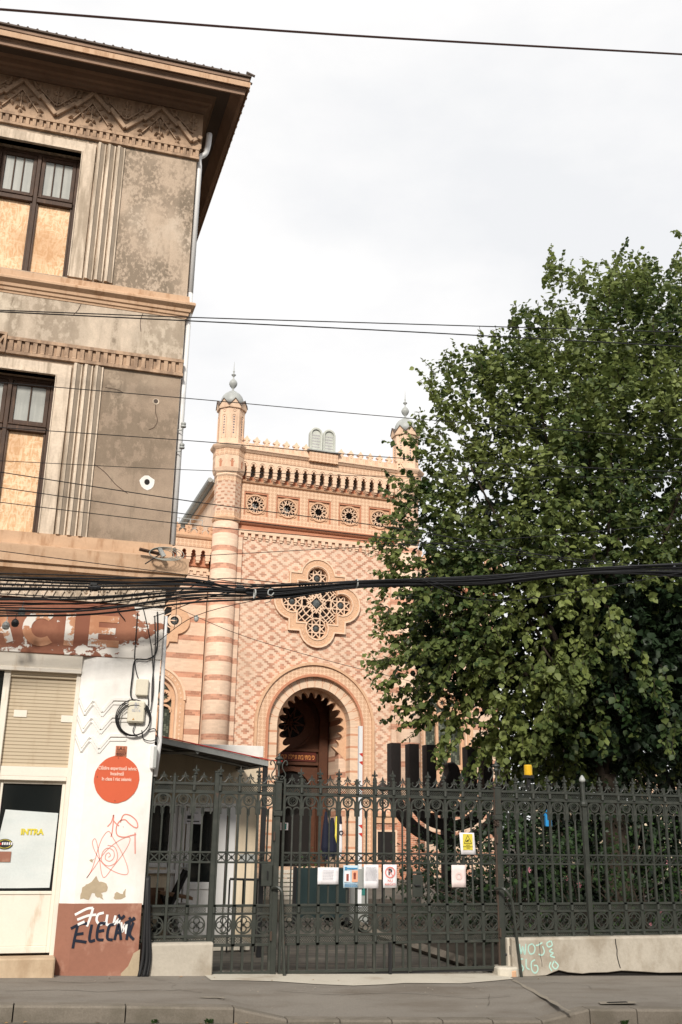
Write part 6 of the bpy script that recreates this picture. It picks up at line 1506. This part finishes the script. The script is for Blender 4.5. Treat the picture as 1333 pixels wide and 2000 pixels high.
# spiky shoots all round the outline
for i in range(len(silw)):
    a_,b_=np.array(silw[i-1]),np.array(silw[i]); L_=np.linalg.norm(b_-a_); nrm_=np.array([(b_-a_)[1],-(b_-a_)[0]])/L_
    mid_=(a_+b_)/2
    if inpoly(mid_[0]+nrm_[0]*.1,mid_[1]+nrm_[1]*.1,silw): nrm_=-nrm_
    for k in range(int(L_/.16)):
        p=a_+(b_-a_)*rng.random()-nrm_*rng.uniform(.1,.4); upb=.75 if p[1]>6 else .1
        ST.append(np.array([p[0],TY+rng.uniform(-.7,.7),p[1]])); DI.append(np.array([nrm_[0],rng.normal(0,.2),nrm_[1]+upb])); LE.append(rng.uniform(.35,.85))
# hanging sprays in front, lower right
for x0,y0 in ((1125,1310),(1090,1330),(1060,1400),(1210,1240),(1290,1330),(1250,1300),(1150,1250),(1230,1380),(1310,1400),(1180,1420),(1100,1260)):
    Y=rng.uniform(1.2,2.0)
    for k in range(5):
        a=at(x0+rng.uniform(-14,14),y0+rng.uniform(-40,10),Y); ST.append(np.array(a)); DI.append(np.array([rng.normal(0,.12),-.05,-1.])); LE.append(rng.uniform(.35,.6))
ST=np.array(ST);DI=np.array(DI)
Pp,Dp,Np,Sp,tw=shoots(ST-off,DI,LE,19,.122,.15)
print('leaves',len(Pp))
leafmesh('crown',Pp,Dp,Np,Sp,'leaf',tree)
ST2=[];DI2=[];LE2=[]
while len(ST2)<2600:
    x=rng.uniform(min(xs_),max(xs_)); z=rng.uniform(min(zs_),max(zs_))
    if not inpoly(x,z,silw): continue
    e_=edgedist(x,z,silw)
    if e_<(.45 if z<5.7 else .8) or (z>6.5 and rng.random()<.55): continue
    ST2.append([x-9.3,rng.uniform(.1,1.3)*min(1,e_),z]); DI2.append(rng.normal(0,1,3)+np.array([0,0,.2])); LE2.append(.45)
while len(ST2)<4300:
    x=rng.uniform(8.3,13.5); z=rng.uniform(2.3,5.9)
    if not inpoly(x,z,silw): continue
    ST2.append([x-9.3,rng.uniform(-1.9,1.2),z]); DI2.append(rng.normal(0,1,3)+np.array([0,0,-.2])); LE2.append(.45)
a_,b_,c_,d_,_t=shoots(np.array(ST2),np.array(DI2),LE2,12,.15,.1); leafmesh('inner_foliage',a_,b_,c_,d_,'leaf2',tree)  # inner leaves darkened in colour to carry the crown's own shade
b=MB()
for t in tw[::2]: b.tube(t,.005,3,caps=False)
b.build('twigs','bark',tree)
b=MB(); tr=[Vector((0,0,G(9)-.1)),Vector((.05,0,.8)),Vector((0,-.05,1.8)),Vector((-.1,0,2.6))]
b.tube(tr,[.30,.24,.21,.19],12)
for k in range(15):
    c,e_=clumps[int(rng.integers(0,len(clumps)))]; 
    t=Vector(c-off); s0=Vector((-.1,0,2.3+rng.random()*.4)); mid=s0.lerp(t,.5)+Vector((0,0,.4)); b.tube(smoothpts([s0,s0.lerp(mid,.5)+Vector((0,0,.2)),mid,t],4),[.085-.07*i/12 for i in range(13)],7)
b.build('trunk','bark',tree,smooth=True)
# --- darker tree behind
def bushy(name,c,rad,n,lsize,label,cat,m,trunk=True,per=14,group=None,L0=.35,seed=0):
    global rng
    e=empty(name,(c[0],c[1],0),0,label,cat,group); C_=np.array([0,0,c[2]]); st=[];di=[];le=[]
    for i in range(n):
        v=rng.normal(0,1,3); v/=np.linalg.norm(v); r=rng.uniform(.35,1)**.5*(1+.18*math.sin(3*v[0]+5*v[2]+seed)); p=C_+v*np.array(rad)*r
        if p[2]<.02: p[2]=rng.uniform(.05,.4)
        st.append(p); di.append(v+np.array([0,0,.3])+rng.normal(0,.3,3)); le.append(L0*rng.uniform(.6,1.2))
    a_,b_,c_,d_,tw=shoots(np.array(st),np.array(di),le,per,lsize,.1); leafmesh('crown' if trunk else 'foliage',a_,b_,c_,d_,m,e)
    b=MB(); 
    if trunk: b.tube([(0,0,-.2),(.1,0,c[2]*.5),(0,0,c[2])],[.2,.15,.08],8)
    for t in tw[::(14 if trunk else 30)]: b.tube([(0,0,max(.1,c[2]*.4)),t[0]],.009,3,caps=False)
    b.tube([(0,0,-.1),(0.02,0,c[2]*.5)],.02,5)
    b.build('trunk' if trunk else 'stems','bark',e); return e
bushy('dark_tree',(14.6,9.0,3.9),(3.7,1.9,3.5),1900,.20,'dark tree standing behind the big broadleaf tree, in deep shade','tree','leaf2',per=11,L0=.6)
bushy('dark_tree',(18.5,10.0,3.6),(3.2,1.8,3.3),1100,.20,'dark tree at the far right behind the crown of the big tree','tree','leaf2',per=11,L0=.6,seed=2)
SH=[((6.35,1.35,1.05),(.5,.5,.65),120,'feathery green shrub behind the fence just right of the lantern gate post','leaf3'),((7.25,1.1,.95),(.5,.45,.75),110,'flowering shrub pushing through the fence right of the acorn-topped post','leaf3'),((8.15,.95,.9),(.55,.45,.85),150,'leafy shrub with pink flowers at the right edge behind the fence','leaf3'),((9.1,1.2,.95),(.7,.5,.9),180,'leafy shrub outside the right edge of the fence view','leaf3'),((6.8,2.6,.95),(1.4,.6,1.15),420,'dark low shrub in the shade behind the flowering shrub','leaf2'),((8.8,2.7,1.1),(1.6,.6,1.3),460,'dark shrub mass behind the pink flowered shrub','leaf2'),((7.1,5.9,.75),(.95,.6,.75),220,'clipped dark shrub behind the right gate leaf','leaf2'),((9.4,7.4,.95),(1.6,.8,1.15),330,'broad dark shrub at the foot of the black sculpture','leaf2'),((10.6,5.5,1.0),(1.6,.8,1.3),300,'dark shrub under the big tree at the right','leaf2'),((4.95,7.8,.55),(.4,.35,.5),90,'small flower bush with red blossoms right of the barrier cabinet','leaf3')]
for i,(c,r,n,lab,m) in enumerate(SH):
    sh=bushy('garden_shrub',c,r,n,.06 if m=='leaf3' else .085,lab,'shrub',m,trunk=False,per=10,group='shrubs behind the fence',L0=.28,seed=i)
    if 'flower' in lab or 'feathery' in lab:
        for k in range(3 if 'pink' in lab else 1):
            a=rng.uniform(0,6.28); p=(math.cos(a)*r[0]*.8,-r[1]*rng.uniform(.8,1.1),c[2]+rng.uniform(-.6,.7)*r[2]); f=MB()
            for q in range(5): t=2*PI*q/5; f.add([(p[0],p[1]-.01,p[2]),(p[0]+.02*math.cos(t-.4),p[1]-.02,p[2]+.03*math.sin(t-.4)),(p[0]+.042*math.cos(t),p[1]-.015,p[2]+.042*math.sin(t)),(p[0]+.03*math.cos(t+.4),p[1]-.02,p[2]+.03*math.sin(t+.4))],[(0,1,2,3)])
            f.build('blossom','pinkflower' if i!=9 else 'red',sh)
q=at(1072,1600,1.6); e=MB(); e.prismz([(q.x-.05,1.6),(q.x+.05,1.6),(q.x+.04,1.66),(q.x-.04,1.66)],q.z-.1,q.z+.05); e.prism([(q.x-.05,q.z+.05),(q.x+.05,q.z+.05),(q.x+.01,q.z+.14)],1.6,1.66); tag(e.build('blue_object',mat('bright_blue_paint',(.02,.22,.50),.5,bump=0)),'small bright blue pointed object hanging in the shrubs behind the right fence','ornament')  # unidentified small blue object, its pointed shape is made up
hd=MB(); 
hd.prismz([(12,13.5),(40,15),(40,16.5),(12,15)],-.3,2.2); 
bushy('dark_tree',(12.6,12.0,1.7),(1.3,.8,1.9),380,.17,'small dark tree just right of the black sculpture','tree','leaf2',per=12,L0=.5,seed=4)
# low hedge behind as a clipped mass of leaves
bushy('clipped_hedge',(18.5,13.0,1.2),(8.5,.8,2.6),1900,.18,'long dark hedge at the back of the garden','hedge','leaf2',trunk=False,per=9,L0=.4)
# ---------------- overhead wires ----------------
def wire(pts,r,label,name='overhead_wire',group=None,cat='wire',m='black',ext=.25):
    W=[at(x,y,Y) for x,y,Y in pts]; a=W[0]+(W[0]-W[1]).normalized()*1.5; z_=W[-1]+(W[-1]-W[-2]).normalized()*1.5
    P_=smoothpts(([a] if pts[0][0]<=2 else [])+W+([z_] if pts[-1][0]>=1330 else []),6)
    b=MB(); b.tube(P_,r,5); o=b.build(name,m); return tag(o,label,cat,group)
wire([(0,18,-3.2),(666,68,-3.0),(1333,106,-2.8)],.014,'thick trolley wire crossing the sky at the very top',m='wirebrown')
wire([(0,606,-.9),(375,620,-1.0),(800,633,-1.1),(1333,649,-1.2)],.0075,'upper wire of the close pair crossing in front of the upper ledge')
wire([(0,609,-.9),(375,627,-1.0),(800,648,-1.1),(1333,677,-1.2)],.0085,'lower wire of the close pair crossing in front of the upper ledge')
wire([(0,747,-.9),(400,781,-1),(800,817,-1),(1333,858,-1)],.0055,'thin wire passing just above the right turret dome')
wire([(0,835,-.9),(400,863,-1),(800,896,-1),(1333,922,-1)],.0055,'thin wire crossing in front of the stone tablets')
wire([(0,900,-.9),(400,919,-1),(800,931,-1),(1333,932,-1)],.0042,'thin wire crossing the corbelled arcade of the temple')
wire([(0,922,-.9),(400,983,-1),(800,1036,-1),(1150,1102,-1)],.0062,'wire slanting across the five star windows down to the cable bundle')
wire([(0,952,-.9),(400,1009,-1),(800,1056,-1),(1240,1104,-1)],.0055,'wire slanting just below the five star windows')
wire([(0,981,-.9),(400,1028,-1),(800,1064,-1),(1250,1108,-1)],.0052,'lowest of the three slanting wires under the star windows')
wire([(345,1088,-.2),(640,1072,-.6),(1000,1052,-.8),(1333,1022,-1)],.0045,'thin wire rising to the right from the ledge of the corner building')
wire([(0,1076,-.6),(200,1102,-.6),(400,1128,-.7),(540,1150,-.8)],.005,'thin wire running along the face of the lower ledge')
wire([(330,1180,-.3),(470,1240,-.5),(640,1290,-.6),(800,1330,-.8)],.0035,'thin wire dropping to the right below the star window')
wire([(300,1260,-.15),(385,1202,-.4),(530,1165,-.8)],.0045,'thin stay wire rising from the pillar to the cable hook')
wire([(345,1085,-.25),(343,1130,-.2),(345,1190,-.15),(340,1230,-.12)],.004,'thin cable hanging from the insulator coil over the sign band')
rc=random.Random(3)
LA=[1120,1128,1133,1141,1148,1152,1160,1168,1171,1178,1183,1187,1192,1196,1199,1203,1128,1150]
SL=sorted(LA)
for i,y in enumerate(SL):
    t=i/(len(SL)-1); j=lambda s_:rc.uniform(-s_,s_)
    Y0=-.85+j(.1)
    cr=1 if rc.random()<.25 else 0; t2=(1-t) if cr else t
    pts=[(0,y,Y0),(180+j(10),y+ (2 if t<.5 else -2)+j(4)+ (1130+70*t-y)*.2,Y0),(380,1134+t*42+j(4)*1.0- (1 if t<.4 else 2),Y0),(530,1144+t2*24+j(2),-.95+j(.04)),(705,1134+t2*13+j(1.2),-1.0+j(.04)),(950,1125+t2*16+j(1.5),-1.05+j(.05)),(1150,1110+t2*10+j(2.5),-1.1+j(.04)),(1333,1100+t2*24+j(4),-1.15+j(.05))]
    wire(pts,rc.choice([.0065,.008,.0095,.011,.0125]),'black cable running inside the thick sagging bundle across the street','bundled_cable','cables in the thick bundle across the street','cable')
for pts,l in (([(120,1196,-.8),(330,1160,-.85),(430,1130,-.9),(560,1140,-.95)],'cable crossing the bundle diagonally upwards over the left pillar'),([(300,1205,-.8),(430,1160,-.9),(560,1140,-.95),(700,1138,-1)],'loose cable curving up into the bundle from the pillar top'),([(560,1172,-.95),(640,1150,-1),(700,1137,-1.02)],'thin tie cable wrapping under the bundle in front of the star window'),([(820,1130,-1.1),(900,1165,-1.12),(1010,1172,-1.15),(1160,1150,-1.15),(1333,1118,-1.2)],'slack thin cable hanging below the bundle in front of the tree'),([(690,1136,-1.1),(830,1133,-1.1),(905,1160,-1.12)],'cable leaving the bundle and dipping in front of the tree')):
    wire(pts,.0055,l,'loose_cable')
# hook, clamps, splice boxes on the bundle
q=at(530,1158,-1.02); b=MB(); b.tube(smoothpts([(q.x+.02,q.y,q.z+.04),(q.x-.03,q.y-.02,q.z+.03),(q.x-.04,q.y-.02,q.z-.02),(q.x,q.y-.02,q.z-.035),(q.x+.03,q.y-.02,q.z)],5),.008,6); tag(b.build('cable_hook','zinc',smooth=True),'pale metal hook holding the bundle in front of the temple wall','hook')
b=MB(); b.tube(smoothpts([(q.x,q.y-.01,q.z-.04),(q.x-.01,q.y-.01,q.z-.1),(q.x-.07,q.y-.01,q.z-.13)],4),.004,5); tag(b.build('wire_end','black'),'loose curled wire end under the cable hook','wire')
for (x,y,l) in ((470,1152,'dark splice box on the bundle left of the hook'),(185,1148,'dark bulky splice knot on the cables above the painted sign')):
    q=at(x,y,-.98); b=MB(); b.ell((q.x,q.y,q.z),.075,.05,.042,10,6); b.box(q.x-.05,q.x+.02,q.y-.05,q.y,q.z+.02,q.z+.05); tag(b.build('splice_box','darkmetal',smooth=False),l,'box')
for x,y in ((697,1140),(1158,1112),(498,1160)):
    q=at(x,y,-1.04); b=MB(); b.ring(0,0,.052,.058,-.008,.008,16); o=b.build('cable_clamp','zinc'); o.location=q; o.rotation_euler=(0,0,PI/2); tag(o,{697:'thin metal clamp round the bundle right of the star window',1158:'thin metal clamp round the bundle in front of the tree',498:'thin metal clamp round the bundle just left of the hook'}[x],'clamp')
# hanging clamps left
for x,y,l,m in ((43,1195,'pale grey cable clamp hanging over the painted letter','zinc'),(30,1217,'dark round cable clamp beside two pale ones at the left edge','darkmetal'),(12,1222,'pale round cable clamp nearest the left edge','zinc')):
    q=at(x,y,-.55); b=MB(); b.lathe([(.012,q.z+.05),(.035,q.z+.03),(.045,q.z),(.035,q.z-.035),(.015,q.z-.045)],q.x,q.y,10); b.tube([(q.x,q.y,q.z+.05),(q.x+.01,q.y,q.z+.12)],.005,5); tag(b.build('hanging_clamp',m),l,'clamp')
q=at(316,1082,-.45); e=empty('insulator_coil',(q.x,q.y,q.z),0,'pale coiled wire and insulator on a timber arm at the end of the lower ledge','insulator')
b=MB(); b.tube([(-.03,0,.07),(.03,0,-.03)],.03,8); b.build('insulator_body','zinc',e)
for k in range(4): b=MB(); b.tube([((.15+.02*k)*math.cos(t*.35)+.02*k,-.01*k,(.06+.008*k)*math.sin(t*.35)) for t in range(19)],.005,5,caps=False); b.build('wire_loop',mat('pale_cable_sheath',(.33,.33,.29),.6,bump=0),e)
b=MB(); b.tube([(-.27,.03,.045),(.03,.03,.0)],.022,4); b.build('timber_arm','wood',e); b=MB(); b.tube([(-.03,-.02,-.02),(-.19,-.03,-.15)],.008,5); b.build('stub','black',e)
q=at(384,1208,-.2); b=MB(); b.ell((q.x,q.y,q.z),.03,.03,.045,8,6); tag(b.build('stay_insulator','zinc'),'small pale egg shaped insulator hanging on the stay wire left of the temple wall','insulator')
for o in list(bpy.data.objects):
    if o.type=='MESH' and not o.data.materials: print('nomat',o.name)
